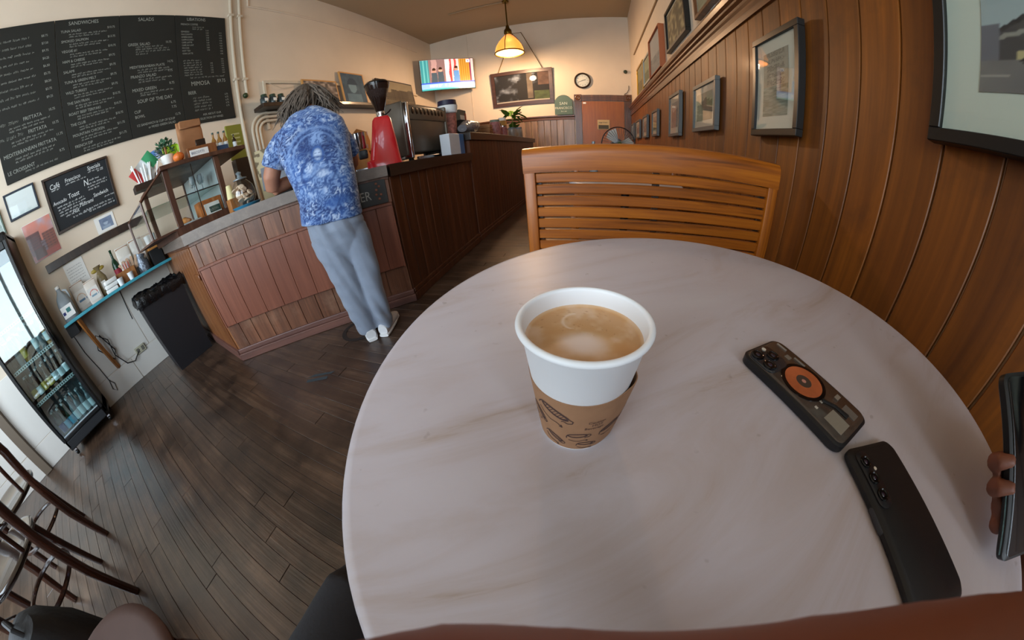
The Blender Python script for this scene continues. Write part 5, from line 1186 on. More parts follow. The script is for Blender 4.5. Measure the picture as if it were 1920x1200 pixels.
tag(MB().tube([(-2.65, 5.9, ZC-.015), (-1.5, 5.93, ZC-.015)], .011, 6).build('ceiling_conduit', mat('conduit_tan', '#a89070', .5)), 'thin conduit along the ceiling to the pendant lamp', 'conduit')
# big dark picture hung on a cord
def darkpic(u, v):
    n = fbm(u*7+2, v*5+4, 5); c = mixc(np.broadcast_to(hexc('#14161c'), (*u.shape, 3)), hexc('#8c98a8'), np.clip((n-.48)*3.0, 0, 1)*((u < .55) | (v > .6)))
    c = np.where(((u > .42) & (u < .6) & (v < .75))[:, None], hexc('#15161a'), c); c = np.where(((u > .6) & (u < .7) & (v > .1))[:, None], mixc(np.broadcast_to(hexc('#4c443c'), (*u.shape, 3)), hexc('#84786a'), n), c)
    c = np.where(((u > .72) & (v < .35))[:, None], mixc(np.broadcast_to(hexc('#2c3426'), (*u.shape, 3)), hexc('#6c8450'), n), c); c = np.where(((u > .8) & (v > .55))[:, None], mixc(np.broadcast_to(hexc('#3c2c28'), (*u.shape, 3)), hexc('#8c6c5c'), n), c)
    c = np.where((np.hypot((u-.72)*1.6, v-.8) < .1)[:, None], hexc('#c8d0e4'), c); c = np.where((v < .035)[:, None], hexc('#a8a49c'), c); return c
dp = wall_frame('hung_picture', 'large dark panoramic picture in a brown frame hung by a cord', 'picture', 'B', -1.58, 2.485, 1.43, .845, .06, .085, wood('frame_brown', '#2c1a12', '#54352a', None, 'X', 1, .35, .1), .005, darkpic, 90, 60, matc='#2c2826', tilt=.06, glassy=False)
MB().tube([(-.52, .03, .43), (-.1, .055, 1.36), (.09, .055, 1.36), (.50, .03, .43)], .008, 6).build('hanging_cord', brass, dp)
# clock
ck = thing('wall_clock', 'round wall clock with dark rim above the back door', 'clock', (-.21, YB-.001, 2.56))
CM = RX(PI/2)
MB().lathe([(.145, .02), (.15, .045), (.165, .055), (.182, .045), (.186, .0), (.145, 0)], 48, M=CM, cap=False).build('rim', mat('clock_rim', '#33261c', .35), ck)
MB().lathe([(0, .0), (.15, .0), (.15, .02), (0, .02)], 48, M=CM).build('dial', mat('clock_dial', '#d8dcd4', .5), ck)
nm = MB()
for k in range(12):
    a = k*PI/6; put_text(nm, str(12 if k == 0 else k), .038, T((.115*math.sin(a), -.0215, .115*math.cos(a)-.013)) @ RX(PI/2), 'CENTER')
nm.build('numerals', black, ck, smooth=False)['kind'] = 'stuff'
for nm2, a, L_, w_ in (('hour_hand', math.radians(72), .075, .009), ('minute_hand', math.radians(252), .115, .006)):
    MB().box(-w_/2, w_/2, -.026, -.023, -.02, L_).build(nm2, black, ck, rot=(0, a, 0), smooth=False)
# arched green sign
sgn = thing('arched_sign', 'grey-green arch-topped sign reading SAN FRANCISCO by the door', 'sign', (-.655, YB-.065, 1.767))
ap = [(-.20, 0), (.20, 0), (.20, .26)] + [(.20*math.cos(a), .26+.20*math.sin(a)) for a in np.linspace(0, PI, 17)[1:]]
MB().prism(ap, 0, .02, RX(PI/2)).build('plaque', mat('sign_green', '#56706a', .6), sgn, smooth=False)
m_ = MB(); put_text(m_, 'SAN', .095, T((0, -.022, .23)) @ RX(PI/2), 'CENTER'); put_text(m_, 'FRANCISCO', .075, T((0, -.022, .13)) @ RX(PI/2), 'CENTER', sx=.95)
scribble(m_, -.06, .06, .12, .03, T((0, -.022, 0)) @ RX(PI/2), 77, .005)
m_.build('lettering', mat('sign_pale', '#d0dcd4', .7), sgn, smooth=False)['kind'] = 'stuff'
t = thing('door_sign', 'small cream sign with a dark strip on the back door', 'sign', (.22, YB-.037, 1.53))
MB().rbox(-.135, .135, -.005, 0, -.11, .11, .001, 1).build('sheet', mat('sign_cream', '#c8b084', .7), t); MB().box(-.115, .115, -.007, -.0045, -.10, -.01).build('dark_strip', mat('sign_dark_strip', '#4c4a40', .7), t, smooth=False)
m_ = MB(); scribble(m_, -.10, .03, .2, .035, T((0, -.0075, 0)) @ RX(PI/2), 12, .004); m_.build('lettering', black, t, smooth=False)['kind'] = 'stuff'
tag(MB().rbox(-.035, .035, -.004, 0, -.02, .02, .001, 1).build('door_notice', paper, loc=(-.19, YB-.037, 2.03)), 'tiny white notice at the top left of the back door', 'paper')
t = thing('wall_sensor', 'small dark green sensor near the back right corner', 'sensor', (.74, YB-.001, 2.77)); MB().lathe([(0, 0), (.04, 0), (.045, .02), (.03, .05), (0, .055)], 18, M=CM).build('dome', mat('sensor_green', '#28341c', .4), t)
tag(MB().tube([(.80, YB-.012, 2.45), (.80, YB-.012, 2.36), (.76, YB-.012, 2.28), (.70, YB-.012, 2.25)], .006, 6).build('wall_wire', blackmatte), 'thin wire running down to the back door casing', 'wire')

# ================================================================== RIGHT WALL
blk = mat('frame_black', '#1a1816', .35); gry = mat('frame_grey', '#5a5a58', .4); gold = mat('frame_gold', '#b89030', .3, .8); orng = mat('frame_orange', '#a85c34', .5)
def street_big(u, v):
    n = fbm(u*8, v*8, 4); w = v*1.75; c = mixc(np.broadcast_to(hexc('#aab8ba'), (*u.shape, 3)), hexc('#8c9c9e'), v)
    roof = .60+1.15*(u-.06); bld = (w < roof) & (u > .06) & (w > .30)
    c = np.where(bld[:, None], mixc(np.broadcast_to(hexc('#33343a'), (*u.shape, 3)), hexc('#54544e'), n), c)
    c = np.where((bld & (w > roof-.05))[:, None], hexc('#26272c'), c)
    c = np.where((np.abs(w-(.50+.34*u)) < .022)[:, None] & bld[:, None], hexc('#8a8a82'), c); c = np.where(((u < .07) & (w < .66) & (w > .30))[:, None], hexc('#64666e'), c)
    win = bld & (u > .1) & (w > .58+.4*u) & (w < .66+.75*u) & ((u*16 % 1) < .4); c = np.where(win[:, None], hexc('#1c1d22'), c)
    c = np.where((w < .30)[:, None], mixc(np.broadcast_to(hexc('#5c5c5e'), (*u.shape, 3)), hexc('#84827c'), n), c)
    c = np.where(((w < .17) & (w > .15))[:, None] & ((u*5 % 1) < .6)[:, None], hexc('#98968e'), c)
    for x, z, s_ in ((.22, .34, .085), (.42, .33, .07), (.62, .35, .1), (.86, .36, .1)):
        car = ((np.abs(u-x) < s_) & (np.abs(w-z) < .045)) | (((u-x)/(s_*.6))**2+((w-z-.05)/.06)**2 < 1); c = np.where(car[:, None], hexc('#b4a97c'), c)
        c = np.where((((u-x)/(s_*.4))**2+((w-z-.06)/.03)**2 < 1)[:, None], hexc('#4c4c4a'), c)
        for k in (-.55, .55): c = np.where((np.hypot((u-x-k*s_), (w-z+.045)*.6) < .016)[:, None], hexc('#1c1c1c'), c)
    return c
def oldmap(u, v):
    n = fbm(u*5, v*5, 4); up = v > .45
    c = mixc(np.broadcast_to(hexc('#8c8474'), (*u.shape, 3)), hexc('#b0a898'), n)
    ln = up & ((v*40 % 1) < .35) & (vn(u*50, np.floor(v*40)) > .35) & (u > .15) & (u < .85); c = np.where(ln[:, None], hexc('#5c544c'), c)
    c = np.where((~up)[:, None], mixc(np.broadcast_to(hexc('#5c645c'), (*u.shape, 3)), hexc('#98a094'), vn(u*6, v*70)), c); return c
def low(label, y0, y1, z0, z1, fr, border, fn, n=40, matc='#cfcabc'):
    return wall_frame('framed_picture', label, 'picture', 'R', (y0+y1)/2, (z0+z1)/2, y1-y0, z1-z0, .035, .03, fr, border, fn, n, n, matc=matc, group='framed pictures on the boarded right wall')
low('largest black-framed street photograph at the right edge of the view', -.21, .57, 1.13, 1.72, blk, .085, street_big, 90, '#c4ccc0')
low('black-framed map document in a wide cream mount on the boards', 1.15, 1.54, 1.105, 1.58, blk, .06, oldmap, 90)
low('grey-edged framed photograph of a house, second from the bench', 2.06, 2.55, 1.15, 1.515, gry, .05, photo(11, ('#3c3a34', '#b8b4a0'), 'street'), 40)
low('narrow grey-framed photograph third along the boarded wall', 2.965, 3.39, 1.135, 1.57, gry, .06, photo(12, ('#4c4c4c', '#b8b8b4'), 'street'), 30)
low('small grey-framed print fourth along the boarded wall', 4.02, 4.40, 1.17, 1.52, gry, .06, photo(13, ('#5c4c3c', '#c8b090'), 'street'), 24)
low('small framed print fifth along the boarded wall', 4.80, 5.24, 1.175, 1.53, gry, .06, photo(14), 20)
low('small framed print sixth along the boarded wall', 5.58, 6.09, 1.19, 1.53, gry, .06, photo(15), 20)
low('last small framed print before the back door', 6.40, 6.80, 1.18, 1.53, gry, .06, photo(16), 20)
def upc(label, y0, y1, z0, z1, fr, border, fn, depth=.05, fw_=.03, matc='#b8b4a4'):
    return wall_frame('framed_picture', label, 'picture', 'RU', (y0+y1)/2, (z0+z1)/2, y1-y0, z1-z0, depth, fw_, fr, border, fn, 36, 30, matc=matc, group='pictures above the rail', glassy=False)
upc('gold-framed picture above the rail nearest the back wall', 5.22, 5.93, 1.97, 2.50, gold, .02, photo(21, ('#5c4c34', '#8c9078'), 'sea'))
upc('pale-edged picture next to the gold frame above the rail', 4.60, 5.17, 2.02, 2.46, mat('frame_pale', '#a8aca8', .4), .02, photo(22, ('#4c5038', '#98a088'), 'sea'))
upc('canvas with bright orange edges above the rail', 3.76, 4.50, 2.0, 2.545, orng, .0, photo(23, ('#5c6468', '#a8acb0'), 'sea'), .07, .012)
upc('black-framed abstract picture above the rail', 2.74, 3.50, 2.075, 2.54, blk, .02, photo(24, ('#4c4434', '#b0a47c'), 'crowd'))
upc('brown-framed picture cut by the top of the view above the rail', 1.86, 2.48, 2.06, 2.60, trimwood_z, .02, photo(25, ('#6c6850', '#a8a88c'), 'sea'))
tag(MB().rbox(-.004, 0, -.045, .045, -.03, .03, .001, 1).build('price_tag', paper, loc=(XR-.0005, 2.20, 2.03)), 'small white tag below the brown-framed picture', 'tag')
tag(MB().tube([(XR-.014, 3.6, 2.955), (XR-.014, 6.44, 2.955)], .013, 8).build('wall_conduit', mat('conduit_brown', '#9a8060', .5)), 'brown conduit running high along the right wall', 'conduit')
# ---- fan and bottle beyond the bench
fn_ = thing('pedestal_fan', 'round metal cage fan standing beyond the bench', 'fan', (.30, 4.0, 0), math.radians(10))
MB().lathe([(0, 0), (.2, 0), (.2, .02), (.05, .05), (0, .05)], 28).build('base', black, fn_); MB().tube([(0, 0, .04), (0, 0, 1.0)], .016, 10).build('pole', chrome, fn_)
MB().lathe([(0, 0), (.07, 0), (.075, .06), (.06, .14), (0, .15)], 20, M=T((0, .02, 1.03)) @ RX(-PI/2)).build('motor', black, fn_)
cg_ = MB().tube([(.215*math.cos(a), -.03, 1.03+.215*math.sin(a)) for a in np.linspace(0, 2*PI, 48)[:-1]], .007, 6, closed=True).build('cage_ring', black, fn_)
for k in range(36):
    a = 2*PI*k/36; MB().tube([(.03*math.cos(a), -.085, 1.03+.03*math.sin(a)), (.13*math.cos(a), -.08, 1.03+.13*math.sin(a)), (.215*math.cos(a), -.03, 1.03+.215*math.sin(a))], .0022, 4).build('cage_wire', steel, cg_)
for k in range(3):
    a = k*2*PI/3; v_ = [(.02, 0, -.02), (.19, -.02, -.07), (.2, .0, .03), (.14, .02, .09), (.03, .01, .03)]
    MB().add([(x, y_-.02, z) for x, y_, z in v_], [(0, 1, 2, 3, 4)], T((0, 0, 1.03)) @ RY(a)).build('blade', mat('blade_silver', '#cfcac0', .3, .4), fn_)
MB().lathe([(0, 0), (.03, 0), (.028, .01), (0, .012)], 18, M=T((0, -.085, 1.03)) @ RX(PI/2)).build('hub', mat('fan_hub', '#3c4a1c', .4), fn_)
t = thing('liqueur_bottle', 'small clear bottle with orange liquid beyond the bench', 'bottle', (-.005, 2.05, .741))
MB().lathe([(0, 0), (.026, 0), (.028, .01), (.028, .17), (.012, .21), (.011, .265), (0, .265)], 18).build('glass', gl_clear, t); MB().lathe([(.0282, .15), (.0285, .15), (.0285, .215), (.0125, .215)], 18, cap=False).build('orange_band', mat('orange_liquid', '#d87838', .3), t)

# ================================================================== PEOPLE
def evaluate(name, mb, voxel, smooth_it=2, mat_=None, parent=None):
    """fuse overlapping lofts into one continuous skin"""
    me = mb.mesh(name, None, False); o = bpy.data.objects.new(name, me); COL.objects.link(o)
    md = o.modifiers.new('r', 'REMESH'); md.mode = 'VOXEL'; md.voxel_size = voxel; md.use_smooth_shade = True
    if smooth_it: ms = o.modifiers.new('s', 'SMOOTH'); ms.iterations = smooth_it; ms.factor = .5
    dg = bpy.context.evaluated_depsgraph_get(); m2 = bpy.data.meshes.new_from_object(o.evaluated_get(dg)); m2.name = name
    o.modifiers.clear(); o.data = m2; bpy.data.meshes.remove(me)
    m2.polygons.foreach_set('use_smooth', [True]*len(m2.polygons))
    if mat_: m2.materials.clear(); m2.materials.append(mat_)
    if parent: o.parent = parent
    return o
def skinmat(name, col):
    m = mat(name, col, .5, vary=.06, vscale=25); b = m.node_tree.nodes['Principled BSDF']; b.inputs['Subsurface Weight'].default_value = .08; b.inputs['Subsurface Radius'].default_value = (.01, .004, .002); return m
skin = skinmat('skin', '#a8745c')
def finger(mb, p0, d, up, L, r, curl):
    """three bones curling about the side axis"""
    p = Vector(p0); d = Vector(d).normalized(); ax = d.cross(Vector(up)).normalized(); pts = [p.copy()]; rs = [r]
    for k, (f, rr) in enumerate(((.45, .95), (.32, .86), (.23, .7))):
        d = Matrix.Rotation(-curl*(.7+.3*k), 3, ax) @ d; p = p + d*L*f; pts.append(p.copy()); rs.append(r*rr)
    pts.append(p + d*r*.5); rs.append(r*.35); mb.tube(pts, rs, 10)
def hand(mb, wrist, fwd, up, s=1.0, curl=.35, left=False, thumb=.6):
    """palm, four unequal fingers and a thumb; up = back of the hand"""
    w = Vector(wrist); f = Vector(fwd).normalized(); u = Vector(up); u = (u-f*u.dot(f)).normalized(); r = f.cross(u)*(-1 if left else 1)   # r: towards the little finger side for a right hand... 
    mb.loft([(w, .026*s, .018*s), (w+f*.03*s, .034*s, .016*s), (w+f*.07*s, .041*s, .014*s), (w+f*.09*s, .039*s, .011*s)], 16, ref=tuple(r), power=2.6)
    for k, (o, L, rr) in enumerate(((-.030, .072, .0088), (-.010, .080, .0092), (.010, .074, .0088), (.029, .058, .0078))):
        finger(mb, w+f*(.084-.004*abs(k-1))*s+r*o*s, f+r*o*1.5, u, L*s, rr*s, curl)
    b = w+f*.025*s-r*.028*s-u*.004*s
    finger(mb, b, f*.75-r*thumb-u*.15, u, .062*s, .0108*s, curl*.6)

# ---- the customer at the counter
PO = Vector((-1.31, 1.13, 0)); PA = math.atan2(.676, .737)
per = thing('person', 'person in blue patterned T-shirt and grey sweatpants leaning on the counter', 'person', PO, PA)
bod = MB()
bod.loft([((-.025, .03, .80), .13, .09), ((-.02, .06, .98), .13, .09), ((-.04, .14, 1.15), .15, .09), ((-.055, .2, 1.28), .16, .085), ((-.05, .27, 1.37), .09, .06), ((-.055, .31, 1.43), .052, .055), ((-.06, .35, 1.47), .05, .055)], 20)
bod.ball((-.07, .385, 1.515), .075, .10, .10, 20, 14)                    # head, bowed forward
bod.ball((-.07, .455, 1.475), .05, .05, .06, 14, 10)                    # jaw
bod.tube([(-.07, .475, 1.53), (-.07, .502, 1.505), (-.07, .488, 1.49)], [.010, .013, .009], 8)   # nose
for s_ in (-1, 1): bod.ball((-.07+s_*.076, .385, 1.505), .010, .022, .032, 10, 8)               # ears
# left arm: shoulder, elbow on the worktop, forearm turned inwards
bod.tube([(-.20, .20, 1.30), (-.30, .21, 1.20), (-.355, .23, 1.10), (-.375, .265, 1.025)], [.056, .056, .054, .046], 14)
bod.tube([(-.375, .265, 1.027), (-.30, .33, 1.04), (-.25, .39, 1.04), (-.20, .445, 1.035)], [.044, .046, .038, .027], 14)
hand(bod, (-.20, .445, 1.035), (.8, .35, -.05), (-.2, .3, 1), .95, .45, left=True)
# right arm reaching forward over the counter
bod.tube([(.07, .22, 1.25), (.12, .26, 1.17), (.145, .32, 1.08), (.14, .37, 1.035)], [.05, .048, .044, .040], 14)
bod.tube([(.14, .37, 1.035), (.10, .44, 1.035), (.02, .50, 1.035)], [.040, .037, .027], 14)
hand(bod, (.02, .50, 1.035), (-.8, .5, -.05), (.2, .3, 1), .95, .45)
# legs
bod.tube([(-.09, .03, .78), (-.05, .0, .45), (-.03, -.02, .22), (-.02, -.02, .07)], [.085, .058, .048, .038], 14)
bod.tube([(.06, .03, .78), (.09, .0, .45), (.088, -.02, .22), (.094, -.02, .07)], [.085, .052, .044, .036], 14)
evaluate('body', bod, .009, 2, skin, per)
# shirt
sh = MB()
sh.loft([((-.028, .03, .762), .178, .135), ((-.025, .03, .80), .176, .132), ((-.015, .035, .88), .168, .128), ((-.02, .06, .98), .178, .125), ((-.035, .11, 1.10), .197, .128), ((-.05, .165, 1.21), .215, .13), ((-.058, .21, 1.30), .20, .12), ((-.055, .255, 1.365), .145, .095), ((-.05, .29, 1.405), .085, .075), ((-.05, .30, 1.415), .07, .065)], 40, power=2.4)
sh.tube([(-.13, .20, 1.31), (-.22, .205, 1.265), (-.29, .212, 1.21), (-.325, .22, 1.155)], [.085, .085, .080, .078], 20)
sh.tube([(.02, .23, 1.28), (.085, .24, 1.22), (.125, .265, 1.16), (.14, .30, 1.10)], [.085, .08, .074, .068], 20)
so = evaluate('t_shirt', sh, .0065, 3, None, per)
me = so.data; P = np.empty(len(me.vertices)*3); me.vertices.foreach_get('co', P); P = P.reshape(-1, 3)
# cloth folds as relief
fold = .006*(vn(P[:, 0]*9+P[:, 2]*6, P[:, 2]*4) - .5) + .0045*(vn(P[:, 0]*16-P[:, 2]*13+9, P[:, 2]*6)-.5)
nrm = np.empty(len(me.vertices)*3); me.vertices.foreach_get('normal', nrm); nrm = nrm.reshape(-1, 3)
P2_ = P + nrm*fold[:, None]; me.vertices.foreach_set('co', P2_.ravel()); me.update()
def shirt_cols(P):
    # print follows the cloth: u across the back, v along the spine
    ang = np.arctan2(P[:, 0]+.03, -(P[:, 1]-.02-.45*(P[:, 2]-.85).clip(0)))
    u = P[:, 0]+.03; v = P[:, 2]; bk_ = np.cos(ang) > 0
    wx = u + .03*(fbm(u*14, v*14, 3)-.5); wz = v + .03*(fbm(u*14+40, v*14+20, 3)-.5)
    deep, mid, pale, wht = hexc('#122b60'), hexc('#2f5596'), hexc('#7894c2'), hexc('#b9c6dc')
    sw = np.abs(np.sin(fbm(wx*15+3, wz*15+8, 4)*34)); n2 = fbm(wx*48, wz*48, 3)
    big = fbm(wx*8+1, wz*8+6, 3); c = mixc(np.broadcast_to(deep, (len(u), 3)), mid, np.clip((big-.30)*3.0, 0, 1)); c = mixc(c, pale, np.clip((sw-.58)*3.2, 0, 1)*.85); c = mixc(c, wht, np.clip((n2-.56)*7, 0, 1)*np.clip((sw-.35)*3, 0, 1)*.8)
    def blob(x0, z0, rx, rz): return np.clip(1.25-((u-x0)/rx)**2-((v-z0)/rz)**2, 0, 1)
    # dark upper panel and arch of light ornament
    c = mixc(c, deep, blob(.0, 1.20, .15, .12)*bk_*.55)
    for R_, w_ in ((.155, .010), (.125, .006)): c = mixc(c, pale, np.exp(-((np.hypot(u, (v-1.12)*.95)-R_)/w_)**2)*(v > 1.05)*bk_*.7)
    # ornate headdress, face, shoulders, sleeves of the printed figure
    c = mixc(c, pale, blob(.015, 1.215, .045, .06)*bk_*(.45+.5*(sw > .5))); c = mixc(c, deep, blob(.012, 1.145, .04, .045)*bk_*.5)
    c = mixc(c, hexc('#b4c4de'), blob(.012, 1.125, .027, .038)*bk_*.95); 
    for ex in (-.010, .010): c = mixc(c, deep, blob(.012+ex, 1.132, .006, .0025)*bk_*.7); c = mixc(c, mid, np.exp(-((np.hypot((u-.012), (v-1.125)*.72)-.030)/.004)**2)*bk_*.7)
    c = mixc(c, mid, blob(.012, 1.108, .007, .003)*bk_)
    c = mixc(c, pale, blob(.0, 1.035, .075, .055)*bk_*.7); c = mixc(c, wht, blob(-.04, 1.065, .018, .036)*bk_*.7*(.5+.5*(sw > .4))); c = mixc(c, wht, blob(.022, 1.02, .034, .026)*bk_*.75*(.6+.4*(sw > .4))); c = mixc(c, pale, blob(-.085, 1.03, .04, .012)*bk_*.8); c = mixc(c, pale, blob(.08, .99, .035, .02)*bk_*.8); c = mixc(c, deep, np.exp(-((np.hypot(u*.9, v-1.03)-.082)/.006)**2)*bk_*.6)
    c = mixc(c, pale, blob(-.02, .93, .11, .06)*bk_*.35); c = mixc(c, mid, blob(.07, .86, .08, .03)*bk_*.8); c = mixc(c, deep, np.exp(-((np.hypot((u+.01)*.8, v-.93)-.10-.02*np.sin(ang*5))/.006)**2)*bk_*.45)
    # white hem corner and pale sleeves
    c = mixc(c, wht, np.clip((.80-v)/.04, 0, 1)*(u < -.10)*.7); c = mixc(c, wht, (P[:, 0] < -.26)*np.clip((n2-.45)*5, 0, 1)*.6)
    return c
setcol(me, shirt_cols(P)); me.materials.clear(); me.materials.append(printmat('shirt_cotton', .85, sheen=.2))
# trousers
tr_ = MB()
tr_.loft([((-.028, .03, .83), .150, .112), ((-.026, .03, .77), .160, .122), ((-.02, .025, .70), .164, .125), ((-.008, .015, .62), .150, .10), ((.005, .01, .55), .125, .07), ((.012, .0, .48), .09, .04)], 30, power=2.3)
tr_.tube([(-.095, .025, .68), (-.075, .012, .58), (-.05, .0, .45), (-.038, -.01, .33), (-.028, -.02, .20), (-.018, -.022, .10), (-.016, -.022, .055)], [.094, .094, .088, .080, .072, .067, .063], 22)
tr_.tube([(.062, .025, .68), (.078, .012, .58), (.092, .0, .45), (.090, -.01, .33), (.088, -.02, .20), (.092, -.022, .10), (.094, -.022, .05)], [.092, .088, .076, .068, .062, .060, .060], 22)
to = evaluate('sweatpants', tr_, .0075, 2, mat('sweat_grey', '#828b9b', .9, bump=.15, bscale=300, sheen=.3, vary=.06, vscale=14), per)
me = to.data; P = np.empty(len(me.vertices)*3); me.vertices.foreach_get('co', P); P = P.reshape(-1, 3); nrm = np.empty(len(me.vertices)*3); me.vertices.foreach_get('normal', nrm); nrm = nrm.reshape(-1, 3)
fold = .020*(vn(P[:, 0]*24+P[:, 2]*7, P[:, 2]*3.5+P[:, 1]*8)-.5) + .010*(vn(P[:, 0]*8, P[:, 2]*24+P[:, 0]*12)-.5)
me.vertices.foreach_set('co', (P+nrm*fold[:, None]).ravel()); me.update()
# shoes
def shoe(x, y_, rz):
    up_ = MB().loft([((0, -.075, .045), .030, .030), ((0, -.05, .045), .036, .040), ((0, .0, .045), .038, .042), ((0, .06, .038), .042, .034), ((0, .12, .030), .042, .026), ((0, .165, .024), .032, .018), ((0, .18, .022), .015, .01)], 18, power=2.6)
    o = up_.build('shoe', mat('shoe_white', '#dcdcde', .6), per, loc=(x, y_, .0), rot=(0, 0, rz))
    MB().loft([((0, -.082, .011), .030, .0105), ((0, -.05, .011), .038, .0105), ((0, .06, .011), .045, .0105), ((0, .15, .011), .040, .0105), ((0, .188, .013), .02, .008)], 18, power=3).build('sole', mat('sole_white', '#e8e8e8', .5), o)
    MB().loft([((0, -.045, .075), .028, .030), ((0, -.0, .078), .028, .020)], 14, ref=(1, 0, 0)).build('collar', mat('shoe_collar', '#8c8c94', .8), o)
shoe(-.018, -.012, .12); shoe(.098, -.012, -.42)
# hair: cap plus long loose locks falling to the left shoulder
hr = MB(); hr.ball((-.07, .375, 1.525), .092, .115, .105, 22, 14)
hc = mat('hair_grey_brown', '#5e5248', .7, vary=.25, vscale=60)
ho = hr.build('hair', hc, per); rr_ = random.Random(6); lk = MB()
for k in range(420):
    a = rr_.uniform(0, 2*PI); e = rr_.uniform(.1, 1.5)
    p0 = Vector((-.07+.09*math.cos(a)*math.cos(e), .375+.11*math.sin(a)*math.cos(e), 1.53+.10*math.sin(e)))
    side = -1 if (math.cos(a) < .45 or rr_.random() < .25) else 1
    out = Vector((math.cos(a)*.07, math.sin(a)*.05-.01, 0)); L_ = rr_.uniform(.10, .2)
    p1 = p0 + out*.6 + Vector((side*.02, -.02, -L_*.35)); p2 = p1 + Vector((side*rr_.uniform(.0, .05), -.012, -L_*.4)); p3 = p2 + Vector((side*rr_.uniform(-.01, .05), -.01, -L_*.35))
    lk.tube([p0, p1, p2, p3], [.006, .0055, .004, .001], 4)
lo2 = lk.build('locks', hc, ho); lo2['kind'] = 'stuff'

# ================================================================== BENTWOOD CHAIRS AT THE WINDOW SIDE
def bentwood(label, loc, rz):
    t = thing('bentwood_chair', label, 'chair', loc, rz, 'bentwood chairs at lower left')
    sz = .455
    MB().lathe([(0, sz-.012), (.185, sz-.016), (.2, sz-.008), (.205, sz+.004), (.195, sz+.012), (.175, sz+.012), (.16, sz+.006), (0, sz+.003)], 40).build('seat', mat('seat_lacquer', '#1e120e', .2, coat=.5), t)
    for s_ in (-1, 1):   # front legs (towards +Y), splayed
        MB().tube([(s_*.15, .13, sz-.01), (s_*.165, .155, .25), (s_*.185, .185, 0)], [.021, .020, .016], 10).build('leg', chairwood, t)
    back = [(-.20, -.27, 0), (-.175, -.215, .22), (-.17, -.175, .45), (-.185, -.20, .65), (-.175, -.235, .80), (-.12, -.26, .885), (-.05, -.27, .91), (.05, -.27, .91), (.12, -.26, .885), (.175, -.235, .80), (.185, -.20, .65), (.17, -.175, .45), (.175, -.215, .22), (.20, -.27, 0)]
    MB().tube(back, [.019]+[.022]*12+[.019], 12).build('back_hoop', chairwood, t)
    inner = [(-.10, -.16, .46), (-.115, -.195, .65), (-.08, -.225, .77), (0, -.235, .80), (.08, -.225, .77), (.115, -.195, .65), (.10, -.16, .46)]
    MB().tube(inner, .011, 10).build('inner_hoop', chairwood, t)
    MB().tube([(.165*math.cos(a), .165*math.sin(a), .25) for a in np.linspace(0, 2*PI, 32)[:-1]], .011, 8, closed=True).build('leg_ring', chairwood, t)
    for s_ in (-1, 1): MB().tube([(s_*.172, -.17, .42), (s_*.15, -.10, .36), (s_*.16, -.2, .27)], .008, 8).build('brace', chairwood, t)
    return t
bentwood('bentwood chair nearest the fridge at the left edge', (-2.205, -1.15, 0), math.radians(110))
bentwood('bentwood chair in front of the other at the lower left', (-1.645, -1.08, 0), math.radians(110))
t = bentwood('bentwood chair whose round brown seat shows at the bottom left corner', (-.60, -.605, 0), math.radians(42))
for ch_ in t.children:
    if ch_.name.startswith('seat'): ch_.data = ch_.data.copy(); ch_.data.materials[0] = mat('seat_brown', '#4a352d', .75, spec=.2, vary=.1, vscale=10); ch_.scale = (1.07, 1.07, 1)
bg_ = thing('black_backpack', 'soft black backpack slumped on the floor at the bottom left', 'backpack', (-1.18, -.98, .0), .6)
MB().loft([((0, 0, 0.005), .17, .12), ((0, 0, .06), .21, .15), ((0, 0, .28), .20, .14), ((.02, 0, .40), .16, .10), ((.02, 0, .455), .10, .06), ((.02, 0, .465), .03, .02)], 24, power=2.6).build('bag_body', mat('bag_black', '#121214', .8, bump=.5, bscale=25), bg_)
MB().tube([(-.05, 0, .44), (-.04, 0, .49), (.06, .0, .49), (.08, 0, .44)], .009, 8).build('handle', blackmatte, bg_)
# ---- floor stickers in front of the counter
t = thing('floor_ring', 'worn dark ring sticker on the floor under the customer', 'floor sticker', (-1.455, 1.15, .0004))
MB().lathe([(.105, 0), (.135, 0), (.135, .0008), (.105, .0008), (.105, 0)], 48, cap=False).build('ring', mat('sticker_dark', '#2a2422', .7), t, smooth=False)
t = thing('floor_arrow', 'worn blue-grey arrow sticker on the floor before the counter', 'floor sticker', (-1.38, .665, .0004), .53)
MB().prism([(-.09, -.012), (.05, -.012), (.05, .012), (-.09, .012)], 0, .0008).build('shaft', mat('sticker_blue', '#3c464c', .6), t, smooth=False)
MB().prism([(-.09, .03), (.07, .03), (.09, .045), (-.05, .05)], 0, .0008).build('chevron', MATS['sticker_blue'], t, smooth=False)

# ================================================================== THE PHOTOGRAPHER
me_ = thing('photographer', 'photographer seen as brown fingers below the view and a dark trouser leg', 'person', (0, -.30, 0))
lim = MB()
# trouser leg and thigh beside the table edge
lim.loft([((-.24, -.04, .03), .045, .05), ((-.24, -.04, .25), .054, .058), ((-.24, -.035, .44), .062, .064), ((-.24, -.04, .51), .052, .052)], 20, M=T((0, .30, 0)))
lim.tube([(-.24, -.04, .49), (-.215, -.20, .52), (-.15, -.38, .535), (-.09, -.55, .55)], [.064, .075, .088, .10], 18, M=T((0, .30, 0)))
lim.tube([(.20, -.085, .49), (.16, -.24, .52), (.12, -.40, .535), (.09, -.55, .55)], [.06, .075, .088, .10], 18, M=T((0, .30, 0)))
lim.loft([((.20, -.07, .03), .045, .05), ((.20, -.075, .25), .052, .056), ((.20, -.08, .44), .058, .06), ((.20, -.09, .50), .05, .05)], 20, M=T((0, .30, 0)))
lim.loft([((0, -.50, .46), .16, .13), ((0, -.55, .56), .18, .14), ((0, -.57, .68), .165, .12)], 24, M=T((0, .30, 0)))
